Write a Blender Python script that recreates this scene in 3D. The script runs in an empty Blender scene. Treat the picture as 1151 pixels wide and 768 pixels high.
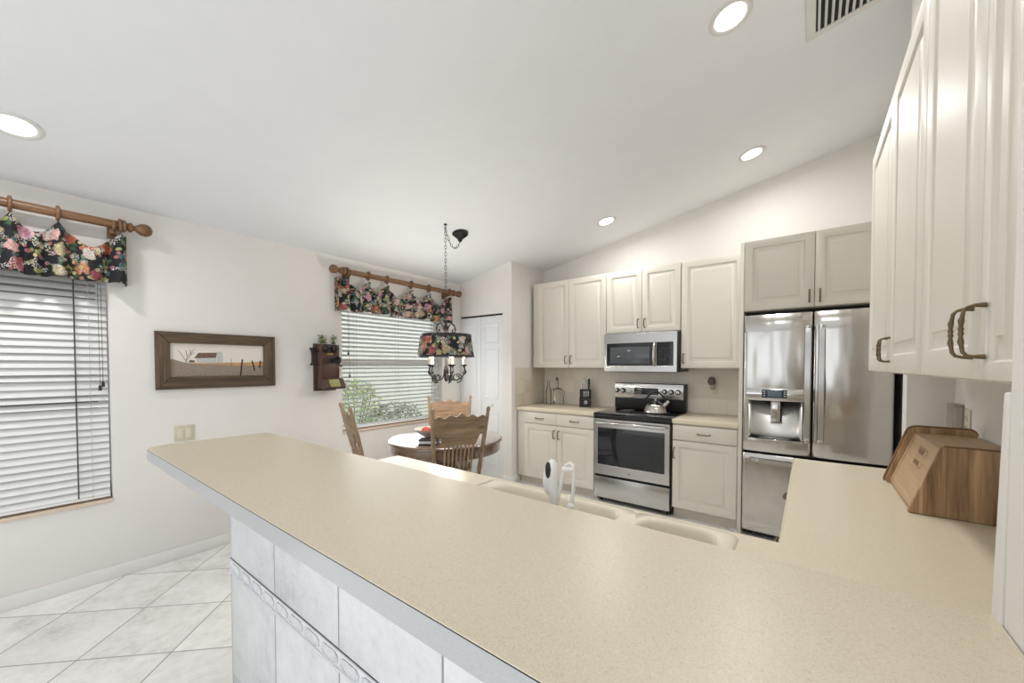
import bpy, bmesh, math, random
from mathutils import Vector, Matrix
random.seed(7)
S = bpy.context.scene
C = S.collection
PI = math.pi
# ------------------------------------------------------------------ camera, world, exposure
cam_d = bpy.data.cameras.new('camera'); cam = bpy.data.objects.new('camera', cam_d); C.objects.link(cam)
cam.location = (0, 0, 1.40)
cam.rotation_euler = (math.radians(90 - 1.381), 0, math.radians(37.436))
cam_d.sensor_width = 36; cam_d.lens = 436.96 / 1151 * 36
cam_d.shift_y = 37.48 / 1151
cam_d.clip_start = 0.02
S.camera = cam
S.view_settings.view_transform = 'Standard'
S.view_settings.look = 'None'
S.view_settings.gamma = 1
S.view_settings.use_curve_mapping = False
S.view_settings.exposure = -0.03
W = bpy.data.worlds.new('sky'); S.world = W; W.use_nodes = True
W.node_tree.nodes['Background'].inputs[0].default_value = (0.89, 0.945, 1.0, 1)
W.node_tree.nodes['Background'].inputs[1].default_value = 1.9

def area_light(name, loc, rot, sx, sy, power, col=(1, 1, 1), spread=180):
    l = bpy.data.lights.new(name, 'AREA'); l.shape = 'RECTANGLE'; l.size = sx; l.size_y = sy
    l.energy = power; l.color = col; l.spread = math.radians(spread)
    o = bpy.data.objects.new(name, l); C.objects.link(o); o.location = loc; o.rotation_euler = rot
    return o

# unseen fill lamp near the family-room floor, added to brighten the ceiling
area_light('ceiling_fill', (-0.3, -1.9, 0.03), (math.radians(180), 0, 0), 5.5, 3.4, 56, (0.96, 0.98, 1.0))

# daylight entering through the dining window blind
area_light('dining_window_daylight', (-3.585, 2.65, 1.36), (0, math.radians(-90), 0), 1.1, 1.2, 9, (0.97, 0.99, 1.0)).data.specular_factor = 0.0
# fill lamp without a fixture, added above the frame to brighten the base cabinets
area_light('bar_fill', (-0.335, 0.74, 3.09), (0, 0, 0), 0.14, 0.14, 6.5, (1.0, 0.98, 0.955))

# ------------------------------------------------------------------ helpers: mesh
def box(bm, x0, x1, y0, y1, z0, z1, b=0, seg=2, mi=0):
    vs = [bm.verts.new((x, y, z)) for x in (x0, x1) for y in (y0, y1) for z in (z0, z1)]
    fs = []
    for q in ((0, 1, 3, 2), (4, 6, 7, 5), (0, 4, 5, 1), (2, 3, 7, 6), (0, 2, 6, 4), (1, 5, 7, 3)):
        f = bm.faces.new([vs[i] for i in q]); f.material_index = mi; fs.append(f)
    if b:
        es = list({e for f in fs for e in f.edges})
        r = bmesh.ops.bevel(bm, geom=es, offset=b, segments=seg, profile=0.5, affect='EDGES', material=-1)
        vs = list({v for f in r['faces'] for v in f.verts} | {v for v in vs if v.is_valid})
    return vs

def loops(bm, L, cap0=False, cap1=False, mi=0, closed=True):
    R = [[bm.verts.new(p) for p in l] for l in L]
    n = len(R[0])
    for a, b in zip(R[:-1], R[1:]):
        for i in range(n if closed else n - 1):
            j = (i + 1) % n
            f = bm.faces.new((a[i], a[j], b[j], b[i])); f.material_index = mi
    if cap0: bm.faces.new(R[0][::-1]).material_index = mi
    if cap1: bm.faces.new(R[-1]).material_index = mi
    return [v for r in R for v in r]

def lathe(bm, prof, c=(0, 0, 0), n=24, M=None, cap0=True, cap1=True, mi=0):
    L = []
    for r, z in prof:
        L.append([Vector((r * math.cos(2 * PI * i / n), r * math.sin(2 * PI * i / n), z)) for i in range(n)])
    if M is not None: L = [[M @ p for p in l] for l in L]
    L = [[p + Vector(c) for p in l] for l in L]
    return loops(bm, L, cap0, cap1, mi)

def tube(bm, pts, r, n=8, cap=True, mi=0, closed=False):
    P = [Vector(p) for p in pts]
    rr = r if isinstance(r, (list, tuple)) else [r] * len(P)
    N = len(P); T = []
    for i in range(N):
        if closed: t = P[(i + 1) % N] - P[i - 1]
        else: t = P[min(i + 1, N - 1)] - P[max(i - 1, 0)]
        T.append(t.normalized())
    u = T[0].orthogonal().normalized(); L = []
    for i in range(N):
        u = (u - T[i] * u.dot(T[i])).normalized(); w = T[i].cross(u)
        L.append([P[i] + (u * math.cos(2 * PI * k / n) + w * math.sin(2 * PI * k / n)) * rr[i] for k in range(n)])
    if closed: L.append(L[0])
    return loops(bm, L, cap and not closed, cap and not closed, mi)

def prism(bm, poly, f0, f1, mi=0):
    """poly: list of 2D points; f0,f1: map a 2D point to 3D for the two caps"""
    a = [bm.verts.new(f0(*p)) for p in poly]; b = [bm.verts.new(f1(*p)) for p in poly]
    n = len(poly)
    for i in range(n):
        j = (i + 1) % n
        bm.faces.new((a[i], a[j], b[j], b[i])).material_index = mi
    bm.faces.new(a[::-1]).material_index = mi; bm.faces.new(b).material_index = mi
    return a + b

def ball(bm, c, rx, ry=None, rz=None, nu=16, nv=10, mi=0, M=None):
    ry = ry or rx; rz = rz or rx
    L = []
    for j in range(1, nv):
        t = PI * j / nv
        L.append([Vector((rx * math.sin(t) * math.cos(2 * PI * i / nu), ry * math.sin(t) * math.sin(2 * PI * i / nu), -rz * math.cos(t))) for i in range(nu)])
    if M is not None: L = [[M @ p for p in l] for l in L]
    L = [[p + Vector(c) for p in l] for l in L]
    return loops(bm, L, True, True, mi)

def rrect(cx, cy, w, h, r, n=5):
    r = min(r, w / 2 - 1e-4, h / 2 - 1e-4); out = []
    for k, (sx, sy) in enumerate(((1, 1), (-1, 1), (-1, -1), (1, -1))):
        for i in range(n + 1):
            a = PI / 2 * (k + i / n)
            out.append((cx + sx * (w / 2 - r) + r * math.cos(a), cy + sy * (h / 2 - r) + r * math.sin(a)))
    return out

def cells(bm, us, vs, keep, f0, f1):
    """solid made of the grid cells keep(i,j) of us x vs, between the maps f0 and f1 (shared verts, no inner walls)"""
    A = {}; B = {}
    def g(D, f, i, j):
        if (i, j) not in D: D[(i, j)] = bm.verts.new(f(us[i], vs[j]))
        return D[(i, j)]
    K = {(i, j) for i in range(len(us) - 1) for j in range(len(vs) - 1) if keep(i, j)}
    for i, j in K:
        q = [(i, j), (i + 1, j), (i + 1, j + 1), (i, j + 1)]
        bm.faces.new([g(A, f0, *p) for p in q][::-1]); bm.faces.new([g(B, f1, *p) for p in q])
        for (di, dj), (p, s) in (((0, -1), (q[0], q[1])), ((1, 0), (q[1], q[2])), ((0, 1), (q[2], q[3])), ((-1, 0), (q[3], q[0]))):
            if (i + di, j + dj) not in K:
                bm.faces.new((g(A, f0, *p), g(A, f0, *s), g(B, f1, *s), g(B, f1, *p)))

def NB(): return bmesh.new()

ROOT = {}
def root_inv(o):
    while o.parent: o = o.parent
    return ROOT.get(o.name, Matrix.Identity(4)).inverted()

def obj(name, bm, m, parent=None, local=False, org=None, smooth=40, solid=0, bevel=0, label=None):
    """one mesh object; coordinates are world ones unless local"""
    bmesh.ops.recalc_face_normals(bm, faces=bm.faces)
    if parent is not None and not local: bmesh.ops.transform(bm, matrix=root_inv(parent), verts=bm.verts)
    if parent is None and org is not None: bmesh.ops.translate(bm, vec=-Vector(org), verts=bm.verts)
    lim = math.radians(smooth)
    for f in bm.faces: f.smooth = True
    for e in bm.edges:
        if len(e.link_faces) == 2 and e.calc_face_angle(0) > lim: e.smooth = False
    me = bpy.data.meshes.new(name); bm.to_mesh(me); bm.free()
    for x in (m if isinstance(m, (list, tuple)) else [m]): me.materials.append(x)
    o = bpy.data.objects.new(name, me); C.objects.link(o)
    if parent is not None: o.parent = parent
    elif org is not None: o.location = org; ROOT[o.name] = Matrix.Translation(org)
    if solid:
        md = o.modifiers.new('thickness', 'SOLIDIFY'); md.thickness = solid
    if bevel:
        md = o.modifiers.new('bevel', 'BEVEL'); md.width = bevel; md.segments = 3; md.limit_method = 'ANGLE'; md.angle_limit = math.radians(40)
    if label: o['label'] = label
    return o

def tag(o, label, cat, group=None):
    o['label'] = label; o['category'] = cat
    if group: o['group'] = group
    return o

def thing(name, label, cat, loc=(0, 0, 0), rotz=0, group=None, rot=None):
    o = bpy.data.objects.new(name, None); C.objects.link(o); o.empty_display_size = 0.1
    o.location = loc; o.rotation_euler = rot or (0, 0, rotz)
    M = Matrix.Translation(loc) @ (Matrix.Rotation(rotz, 4, 'Z') if rot is None else Matrix.Rotation(rot[1], 4, 'Y'))
    ROOT[o.name] = M
    return tag(o, label, cat, group)

def struct(name, bm, m, parent=None, **k):
    o = obj(name, bm, m, parent, **k)
    if parent is None: o['kind'] = 'structure'
    return o

def copy_tree(o, parent=None):
    c = o.copy(); C.objects.link(c)
    if parent is not None: c.parent = parent
    for ch in list(o.children): copy_tree(ch, c)
    return c

# ------------------------------------------------------------------ helpers: materials
def srgb(r, g, b):
    f = lambda c: (c / 255 / 12.92) if c / 255 <= 0.04045 else ((c / 255 + 0.055) / 1.055) ** 2.4
    return (f(r), f(g), f(b), 1)

class NT:
    def __init__(s, name):
        s.m = bpy.data.materials.new(name); s.m.use_nodes = True; s.t = s.m.node_tree
        s.b = s.t.nodes['Principled BSDF']; s.o = s.t.nodes['Material Output']
    def n(s, typ, ins=None, **props):
        x = s.t.nodes.new(typ)
        for k, v in props.items(): setattr(x, k, v)
        for k, v in (ins or {}).items(): s.set(x.inputs[k], v)
        return x
    def set(s, sock, v):
        if isinstance(v, bpy.types.NodeSocket): s.t.links.new(v, sock)
        elif isinstance(v, bpy.types.Node): s.t.links.new(v.outputs[0], sock)
        else: sock.default_value = v
    def math(s, op, a, b=None, c=None):
        x = s.n('ShaderNodeMath', operation=op); s.set(x.inputs[0], a)
        if b is not None: s.set(x.inputs[1], b)
        if c is not None: s.set(x.inputs[2], c)
        return x.outputs[0]
    def ramp(s, fac, stops, interp='LINEAR'):
        x = s.n('ShaderNodeValToRGB'); s.set(x.inputs[0], fac); cr = x.color_ramp; cr.interpolation = interp
        while len(cr.elements) < len(stops): cr.elements.new(0.5)
        for e, (p, c) in zip(cr.elements, stops): e.position = p; e.color = c
        return x.outputs[0]
    def mix(s, fac, a, b, mode='MIX'):
        x = s.n('ShaderNodeMix', data_type='RGBA', blend_type=mode)
        s.set(x.inputs[0], fac); s.set(x.inputs[6], a); s.set(x.inputs[7], b)
        return x.outputs[2]
    def coord(s, which='Object', scale=(1, 1, 1), rot=(0, 0, 0), loc=(0, 0, 0)):
        if which == 'World': src = s.n('ShaderNodeNewGeometry').outputs['Position']
        else: src = s.n('ShaderNodeTexCoord').outputs[which]
        return s.n('ShaderNodeMapping', {'Vector': src, 'Scale': scale, 'Rotation': rot, 'Location': loc}).outputs[0]
    def noise(s, vec, scale, detail=3, rough=0.55, dist=0.0):
        return s.n('ShaderNodeTexNoise', {'Vector': vec, 'Scale': scale, 'Detail': detail, 'Roughness': rough, 'Distortion': dist}).outputs[0]
    def bump(s, h, strength=0.2, dist=0.01):
        s.set(s.b.inputs['Normal'], s.n('ShaderNodeBump', {'Height': h, 'Strength': strength, 'Distance': dist}).outputs[0])
    def p(s, **k):
        for a, v in k.items(): s.set(s.b.inputs[a.replace('_', ' ')], v)
        return s

def plain(name, rgb, rough=0.5, metal=0.0, var=0.03, scale=6.0, bump=0, bscale=200, **k):
    t = NT(name); c = srgb(*rgb)
    v = t.noise(t.coord('Object'), scale)
    lo = tuple(x * (1 - var) for x in c[:3]) + (1,); hi = tuple(min(1, x * (1 + var)) for x in c[:3]) + (1,)
    t.p(Base_Color=t.ramp(v, [(0.3, lo), (0.7, hi)]), Roughness=rough, Metallic=metal, **k)
    if bump: t.bump(t.noise(t.coord('Object'), bscale, 2), bump, 0.002)
    return t.m

def wood(name, dark, light, axis=2, scale=1.0, rough=0.4, coat=0.0, ring=14.0):
    t = NT(name); st = [ring, ring, ring]; st[axis] = ring * 0.07
    v = t.coord('Object', tuple(x * scale for x in st))
    n1 = t.noise(v, 1.6, 5, 0.65, 1.2)
    f3 = [46.0 * scale] * 3; f3[axis] = 2.2 * scale
    w = t.noise(t.coord('Object', tuple(f3)), 1.0, 4, 0.6, 0.8)
    f2 = [150.0 * scale] * 3; f2[axis] = 5.0 * scale
    n2 = t.noise(t.coord('Object', tuple(f2)), 1.0, 3)
    h = t.math('ADD', t.math('MULTIPLY', n1, 0.36), t.math('ADD', t.math('MULTIPLY', w, 0.40), t.math('MULTIPLY', n2, 0.28)))
    t.p(Base_Color=t.ramp(h, [(0.38, srgb(*dark)), (0.66, srgb(*light))]), Roughness=rough, Coat_Weight=coat, Coat_Roughness=0.15)
    t.bump(n2, 0.12, 0.002)
    return t.m

def steel(name, rgb, rough=0.22, aniso=0.6, streak='x'):
    t = NT(name)
    sc = (2, 2, 400) if streak == 'x' else (400, 400, 2)
    v = t.noise(t.coord('Object', sc), 1.0, 2)
    t.p(Base_Color=t.mix(v, srgb(*[c * .96 for c in rgb]), srgb(*rgb)), Metallic=1.0, Roughness=rough, Anisotropic=aniso)
    return t.m

def emit(name, rgb, strength):
    t = NT(name); t.p(Base_Color=srgb(*rgb), Emission_Color=srgb(*rgb), Emission_Strength=strength); return t.m

def glass(name, tint, gloss=0.12, rough=0.02):
    t = NT(name)
    fr = t.n('ShaderNodeFresnel', {'IOR': 1.45})
    g = t.n('ShaderNodeBsdfGlossy', {'Color': (1, 1, 1, 1), 'Roughness': rough})
    tr = t.n('ShaderNodeBsdfTransparent', {'Color': tint})
    mx = t.n('ShaderNodeMixShader', {0: fr, 1: tr, 2: g})
    t.set(t.o.inputs['Surface'], mx)
    return t.m

def floral(name, coord='UV', k=1.0):
    """dark cotton printed with large blossoms, leaves and small white sprigs"""
    t = NT(name); v = t.coord(coord)
    wob = t.n('ShaderNodeTexNoise', {'Vector': v, 'Scale': 30.0 * k, 'Detail': 4.0})
    off = t.n('ShaderNodeVectorMath', {0: wob.outputs['Color'], 1: (0.5, 0.5, 0.5)}, operation='SUBTRACT')
    off = t.n('ShaderNodeVectorMath', {0: off.outputs[0], 'Scale': 0.062 / k}, operation='SCALE')
    vd = t.n('ShaderNodeVectorMath', {0: v, 1: off.outputs[0]}, operation='ADD').outputs[0]
    def vor(scale, vec=vd):
        x = t.n('ShaderNodeTexVoronoi', {'Vector': vec, 'Scale': scale * k, 'Randomness': 1.0}, voronoi_dimensions='2D' if coord == 'UV' else '3D')
        sep = t.n('ShaderNodeSeparateColor', {0: x.outputs['Color']})
        return x.outputs['Distance'], sep.outputs[0], sep.outputs[1]
    def mask(d, r, soft=0.05):
        return t.n('ShaderNodeMapRange', {'Value': d, 'From Min': r - soft, 'From Max': r + soft, 'To Min': 1.0, 'To Max': 0.0}).outputs[0]
    col = t.mix(0.0, srgb(26, 25, 27), srgb(26, 25, 27))
    d, a, b = vor(27.0)                                   # leaves
    leaf = t.ramp(a, [(0, srgb(62, 86, 62)), (0.3, srgb(104, 122, 104)), (0.5, srgb(150, 152, 96)), (0.7, srgb(58, 92, 94)), (0.9, srgb(122, 142, 150))], 'CONSTANT')
    col = t.mix(t.math('MULTIPLY', mask(d, 0.42, 0.08), t.math('GREATER_THAN', b, 0.38)), col, leaf)
    d, a, b = vor(10.5)                                    # big blossoms
    fl = t.ramp(a, [(0, srgb(178, 100, 74)), (0.14, srgb(206, 164, 158)), (0.36, srgb(158, 84, 90)), (0.46, srgb(180, 170, 132)), (0.58, srgb(196, 132, 88)), (0.72, srgb(196, 150, 164)), (0.88, srgb(204, 192, 184))], 'CONSTANT')
    pet = t.n('ShaderNodeTexVoronoi', {'Vector': vd, 'Scale': 62.0 * k}, feature='DISTANCE_TO_EDGE').outputs['Distance']
    fl = t.mix(t.ramp(pet, [(0.0, (1, 1, 1, 1)), (0.16, (0, 0, 0, 1))]), fl, t.mix(0.55, fl, srgb(60, 30, 30)))
    col = t.mix(t.math('MULTIPLY', mask(d, 0.36, 0.03), t.math('GREATER_THAN', b, 0.42)), col, fl)
    d, a, b = vor(33.0, v)                                # small blossoms
    fl2 = t.ramp(a, [(0, srgb(164, 100, 88)), (0.25, srgb(190, 160, 158)), (0.5, srgb(150, 96, 110)), (0.75, srgb(188, 172, 122))], 'CONSTANT')
    col = t.mix(t.math('MULTIPLY', mask(d, 0.36, 0.05), t.math('GREATER_THAN', b, 0.72)), col, fl2)
    d, a, b = vor(105.0, v)                                # white sprigs
    spot = t.math('MULTIPLY', mask(d, 0.33, 0.08), t.math('GREATER_THAN', t.noise(v, 14.0 * k, 1), 0.565))
    col = t.mix(spot, col, t.ramp(a, [(0, srgb(206, 202, 198)), (0.6, srgb(184, 166, 176)), (0.85, srgb(190, 168, 104))], 'CONSTANT'))
    t.p(Base_Color=col, Roughness=0.85)
    return t.m

def tile_mat(name, pu, pv, ou, ov, plane, grout, base, dark, rot=0.0, half=0.003, rough=0.3, patch=2.2):
    """square tiles laid in a world plane; plane: which two world axes"""
    t = NT(name); w = t.coord('World', rot=(0, 0, rot))
    sep = t.n('ShaderNodeSeparateXYZ', {0: w}); U = sep.outputs[plane[0]]; V = sep.outputs[plane[1]]
    u = t.math('DIVIDE', t.math('SUBTRACT', U, ou), pu); v = t.math('DIVIDE', t.math('SUBTRACT', V, ov), pv)
    fu = t.math('FRACT', u); fv = t.math('FRACT', v)
    du = t.math('MULTIPLY', t.math('MINIMUM', fu, t.math('SUBTRACT', 1.0, fu)), pu)
    dv = t.math('MULTIPLY', t.math('MINIMUM', fv, t.math('SUBTRACT', 1.0, fv)), pv)
    g = t.math('LESS_THAN', t.math('MINIMUM', du, dv), half)
    idv = t.n('ShaderNodeCombineXYZ', {0: t.math('FLOOR', u), 1: t.math('FLOOR', v), 2: 0.0})
    rnd = t.n('ShaderNodeTexWhiteNoise', {'Vector': idv.outputs[0]}, noise_dimensions='3D')
    sh = t.n('ShaderNodeVectorMath', {0: rnd.outputs['Color'], 'Scale': 20.0}, operation='SCALE')
    vec = t.n('ShaderNodeVectorMath', {0: w, 1: sh.outputs[0]}, operation='ADD').outputs[0]
    n1 = t.noise(vec, patch, 6, 0.68, 0.4); n2 = t.noise(vec, patch * 6, 5, 0.75)
    m = t.math('ADD', t.math('MULTIPLY', n1, 0.62), t.math('MULTIPLY', n2, 0.38))
    c = t.ramp(m, [(0.34, srgb(*dark)), (0.47, srgb(*[(a * 2 + b) / 3 for a, b in zip(base, dark)])), (0.60, srgb(*base))])
    tone = t.n('ShaderNodeMapRange', {'Value': rnd.outputs['Value'], 'To Min': 0.94, 'To Max': 1.03}).outputs[0]
    c = t.mix(1.0, c, t.n('ShaderNodeCombineColor', {0: tone, 1: tone, 2: tone}).outputs[0], 'MULTIPLY')
    t.p(Base_Color=t.mix(g, c, srgb(*grout)), Roughness=t.math('ADD', rough, t.math('MULTIPLY', g, 0.4)))
    t.bump(t.math('SUBTRACT', 1.0, g), 0.35, 0.002)
    return t.m

def laminate(name, base, speck, light, scale, rough):
    t = NT(name); v = t.coord('World')
    n = t.noise(v, scale, 2, 0.7); n2 = t.noise(v, scale * 0.45, 2, 0.6); big = t.noise(v, 2.5, 2)
    c = t.ramp(n, [(0.34, srgb(*speck)), (0.46, srgb(*base)), (0.58, srgb(*base)), (0.68, srgb(*light))])
    c2 = t.ramp(n2, [(0.30, srgb(*speck)), (0.40, srgb(*base)), (0.62, srgb(*base)), (0.72, srgb(*light))])
    c = t.mix(0.45, c, c2)
    t.p(Base_Color=t.mix(t.math('MULTIPLY', big, 0.06), c, srgb(*speck)), Roughness=rough)
    return t.m

M = {}
M['wall'] = plain('wall_paint', (228, 224, 219), 0.75, var=0.012, bump=0.06, bscale=260)
M['ceiling'] = plain('ceiling_paint', (228, 229, 230), 0.85, var=0.01, bump=0.25, bscale=90)
M['trim'] = plain('white_trim_paint', (232, 231, 227), 0.45, var=0.01)
M['door'] = plain('white_door_paint', (232, 233, 232), 0.45, var=0.01)
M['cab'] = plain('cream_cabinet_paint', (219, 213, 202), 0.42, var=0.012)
M['cabshade'] = plain('shaded_cabinet_paint', (196, 190, 178), 0.4, var=0.012)  # cabinet cream darkened to paint in the shade above the refrigerator
M['floor'] = tile_mat('stone_look_floor_tile', 0.408, 0.408, -2.068, -1.81, (0, 1), (150, 146, 140), (250, 249, 246), (210, 207, 202), rot=math.radians(45), half=0.003, rough=0.22, patch=3.0)
M['bartile'] = tile_mat('stone_look_wall_tile', 0.406, 0.406, -1.395, 0.173, (0, 2), (150, 150, 152), (230, 231, 233), (196, 198, 201), half=0.0035, rough=0.25, patch=3.2)
M['border'] = plain('embossed_border_tile', (224, 226, 229), 0.3, var=0.06, scale=30)
M['borderoval'] = plain('embossed_border_oval', (208, 210, 213), 0.35, var=0.12, scale=60)
M['bar'] = laminate('speckled_bar_laminate', (208, 197, 175), (184, 170, 145), (221, 213, 196), 420, 0.33)
M['counter'] = laminate('cream_counter_laminate', (224, 213, 190), (210, 197, 170), (231, 223, 204), 300, 0.25)
M['baredge'] = laminate('speckled_grey_edge_laminate', (176, 176, 177), (160, 160, 161), (190, 190, 191), 700, 0.3)
M['splash'] = tile_mat('beige_backsplash_tile', 0.152, 0.152, -2.77, 0.914, (0, 2), (208, 200, 188), (226, 218, 206), (216, 208, 196), half=0.0012, rough=0.4)
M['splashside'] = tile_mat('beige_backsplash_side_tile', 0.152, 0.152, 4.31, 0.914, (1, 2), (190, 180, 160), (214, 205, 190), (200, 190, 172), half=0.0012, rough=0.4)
M['steel'] = steel('brushed_stainless_steel', (200, 198, 195), 0.24, 0.55)
M['fridge'] = steel('brushed_fridge_steel', (200, 196, 190), 0.17, 0.5)
_t = M['fridge'].node_tree; _n = _t.nodes.new('ShaderNodeTexNoise'); _n.inputs['Scale'].default_value = 1.0; _n.inputs['Detail'].default_value = 1.0
_c = _t.nodes.new('ShaderNodeTexCoord'); _m = _t.nodes.new('ShaderNodeMapping'); _m.inputs['Scale'].default_value = (9, 9, 2.2); _b = _t.nodes.new('ShaderNodeBump'); _b.inputs['Strength'].default_value = 0.6; _b.inputs['Distance'].default_value = 0.012
_t.links.new(_c.outputs['Object'], _m.inputs['Vector']); _t.links.new(_m.outputs[0], _n.inputs['Vector']); _t.links.new(_n.outputs[0], _b.inputs['Height']); _t.links.new(_b.outputs[0], _t.nodes['Principled BSDF'].inputs['Normal'])
M['recess'] = steel('satin_recess_steel', (214, 212, 209), 0.34, 0.0)
M['steel2'] = steel('polished_stainless_steel', (208, 206, 203), 0.13, 0.0)
M['handle'] = steel('stainless_handle', (205, 203, 200), 0.2, 0.0)
M['black'] = plain('black_enamel', (22, 22, 23), 0.3, var=0.1)
M['blackglass'] = plain('black_glass', (26, 28, 31), 0.05, var=0.05)
M['ovenglass'] = plain('smoked_oven_glass', (40, 41, 44), 0.04, var=0.05)
M['display'] = plain('dark_display', (44, 56, 66), 0.15, var=0.1)
M['gasket'] = plain('dark_gasket', (24, 23, 22), 0.7, var=0.1)
M['bronze'] = plain('antique_bronze', (112, 98, 76), 0.38, 0.9, var=0.2, scale=120)
M['iron'] = plain('dark_wrought_iron', (44, 42, 41), 0.5, 0.4, var=0.2, scale=60)
M['oak'] = wood('weathered_oak', (100, 80, 60), (174, 150, 120), 2, 1.0, 0.42)
M['oakx'] = wood('weathered_oak_crosswise', (98, 78, 58), (168, 142, 110), 0, 1.0, 0.42)
M['oakred'] = wood('reddish_oak_crosswise', (116, 90, 66), (176, 142, 108), 0, 1.0, 0.4)
M['tableoak'] = wood('varnished_table_oak', (78, 58, 42), (134, 106, 80), 0, 1.0, 0.10, 1.0)
M['pole'] = wood('stained_pole_wood', (88, 62, 40), (142, 104, 70), 1, 1.2, 0.4)
M['frame'] = wood('dark_rustic_frame_wood', (38, 29, 23), (112, 90, 68), 1, 0.8, 0.55)
M['framev'] = wood('dark_rustic_frame_wood_upright', (38, 29, 23), (112, 90, 68), 2, 0.8, 0.55)
M['phonewood'] = wood('dark_walnut', (46, 31, 24), (92, 64, 50), 2, 1.4, 0.35)
M['breadoak'] = wood('bread_box_oak', (118, 88, 58), (206, 172, 132), 2, 0.8, 0.4, ring=18)
M['breadlid'] = wood('bread_box_lid_maple', (170, 140, 104), (202, 174, 138), 1, 1.2, 0.42, ring=9)
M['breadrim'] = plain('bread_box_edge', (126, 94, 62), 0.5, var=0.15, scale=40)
M['floral'] = floral('floral_print_cotton', 'UV', 1.0)
M['floralshade'] = floral('floral_print_lampshade', 'UV', 1.0)
M['slat'] = plain('white_blind_slat', (236, 236, 233), 0.45, var=0.01)
M['slat'].node_tree.nodes['Principled BSDF'].inputs['Subsurface Weight'].default_value = 0.0
M['cord'] = plain('dark_blind_cord', (70, 68, 64), 0.7)
M['tassel'] = plain('dark_wooden_tassel', (60, 36, 30), 0.5)
M['darkslate'] = plain('near_black_display', (30, 34, 36), 0.15)
M['woodshade'] = plain('brown_wood_and_rail_shade', (120, 98, 82), 0.5)
M['sill'] = plain('tan_marble_sill', (216, 196, 178), 0.35, var=0.06, scale=9)
M['alu'] = plain('white_window_frame', (222, 222, 220), 0.4)
M['pane'] = glass('window_glass', (0.97, 0.98, 0.98, 1))
M['bottle'] = glass('clear_bottle_glass', (0.95, 0.96, 0.945, 1), rough=0.03)
M['sink'] = plain('cream_sink_enamel', (228, 219, 200), 0.12, var=0.01)
M['white'] = plain('white_plastic', (236, 234, 228), 0.3, var=0.01)
M['blackplastic'] = plain('black_plastic', (28, 28, 28), 0.35, var=0.05)
M['switch'] = plain('almond_switch_plate', (202, 196, 172), 0.4, var=0.02)
M['rocker'] = plain('almond_rocker', (214, 209, 188), 0.35, var=0.02)
M['cream'] = plain('cream_candle_sleeve', (236, 226, 204), 0.5)
M['brass'] = plain('aged_brass', (190, 156, 86), 0.35, 0.8)
M['greenplate'] = plain('greenish_brass_plate', (150, 148, 98), 0.4, 0.2, var=0.12, scale=40)
M['leaf'] = plain('pale_green_leaf', (132, 156, 76), 0.6, var=0.35, scale=70)
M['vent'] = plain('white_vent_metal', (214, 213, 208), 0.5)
M['ventdark'] = plain('dark_duct_shade', (34, 33, 32), 0.9)
M['bowl'] = plain('pale_stone_bowl', (204, 192, 182), 0.35, var=0.08, scale=14)
M['apple'] = plain('red_apple_skin', (196, 84, 80), 0.3, var=0.3, scale=18)
M['paper'] = plain('white_book_pages', (224, 226, 228), 0.8)
M['grey'] = plain('grey_plastic', (164, 160, 152), 0.35, 0.3, var=0.05)
M['greydark'] = plain('smoky_grey_plastic', (96, 90, 82), 0.3, var=0.1)
M['lens'] = emit('lit_lamp_lens', (255, 252, 244), 7.0)
M['bulb'] = emit('lit_candle_bulb', (255, 226, 180), 3.0)
M['backlit'] = emit('oven_clock', (120, 160, 150), 0.25)
# ------------------------------------------------------------------ the setting
XA, YB, XC = -3.615, 4.31, 0.52           # left wall, back wall, right kitchen wall
SL = 0.2035; TILT = -math.atan(SL)
def zc(x): return 2.445 + SL * (x - XA)
XR, YR = 3.2, -4.0                         # far side and rear of the family room

bm = NB(); box(bm, XA - 0.14, XR + 0.12, YR - 0.12, YB + 0.12, -0.1, 0); struct('floor', bm, M['floor'])
bm = NB(); prism(bm, [(XA - 0.14, zc(XA - 0.14)), (XR + 0.12, zc(XR + 0.12)), (XR + 0.12, zc(XR + 0.12) + 0.15), (XA - 0.14, zc(XA - 0.14) + 0.15)],
                 lambda x, z: (x, YR - 0.12, z), lambda x, z: (x, YB + 0.12, z)); struct('ceiling', bm, M['ceiling'])
W1 = (-0.92, 0.418, 0.512, 2.04); W2 = (2.0, 3.302, 0.735, 2.04)      # y0, y1, z0, z1 of the two left-wall windows
ys = [YR - 0.12, W1[0], W1[1], W2[0], W2[1], YB + 0.12]; zs = [0, W1[2], W2[2], W1[3], 2.445]
bm = NB(); cells(bm, ys, zs, lambda i, j: not ((i == 1 and j in (1, 2)) or (i == 3 and j == 2)), lambda y, z: (XA - 0.14, y, z), lambda y, z: (XA, y, z))
struct('wall_left', bm, M['wall'])
def slope_wall(name, x0, x1, y0, y1, z0=0):
    bm = NB(); prism(bm, [(x0, z0), (x1, z0), (x1, zc(x1)), (x0, zc(x0))], lambda x, z: (x, y0, z), lambda x, z: (x, y1, z)); return struct(name, bm, M['wall'])
slope_wall('wall_back', -2.77, XC + 0.12, YB, YB + 0.12)
# closet block: front wall with the door opening, side wall towards the kitchen
DX0, DX1, DZ = -3.615, -2.905, 2.025
bm = NB(); prism(bm, [(DX0, DZ), (DX1, DZ), (DX1, 0), (-2.77, 0), (-2.77, zc(-2.77)), (DX0, zc(DX0))], lambda x, z: (x, 3.61, z), lambda x, z: (x, 3.72, z))
struct('wall_closet', bm, M['wall'])
slope_wall('wall_closet_side', -2.87, -2.77, 3.72, YB + 0.12)
slope_wall('wall_closet_rear', XA, -2.87, YB, YB + 0.12)
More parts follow.
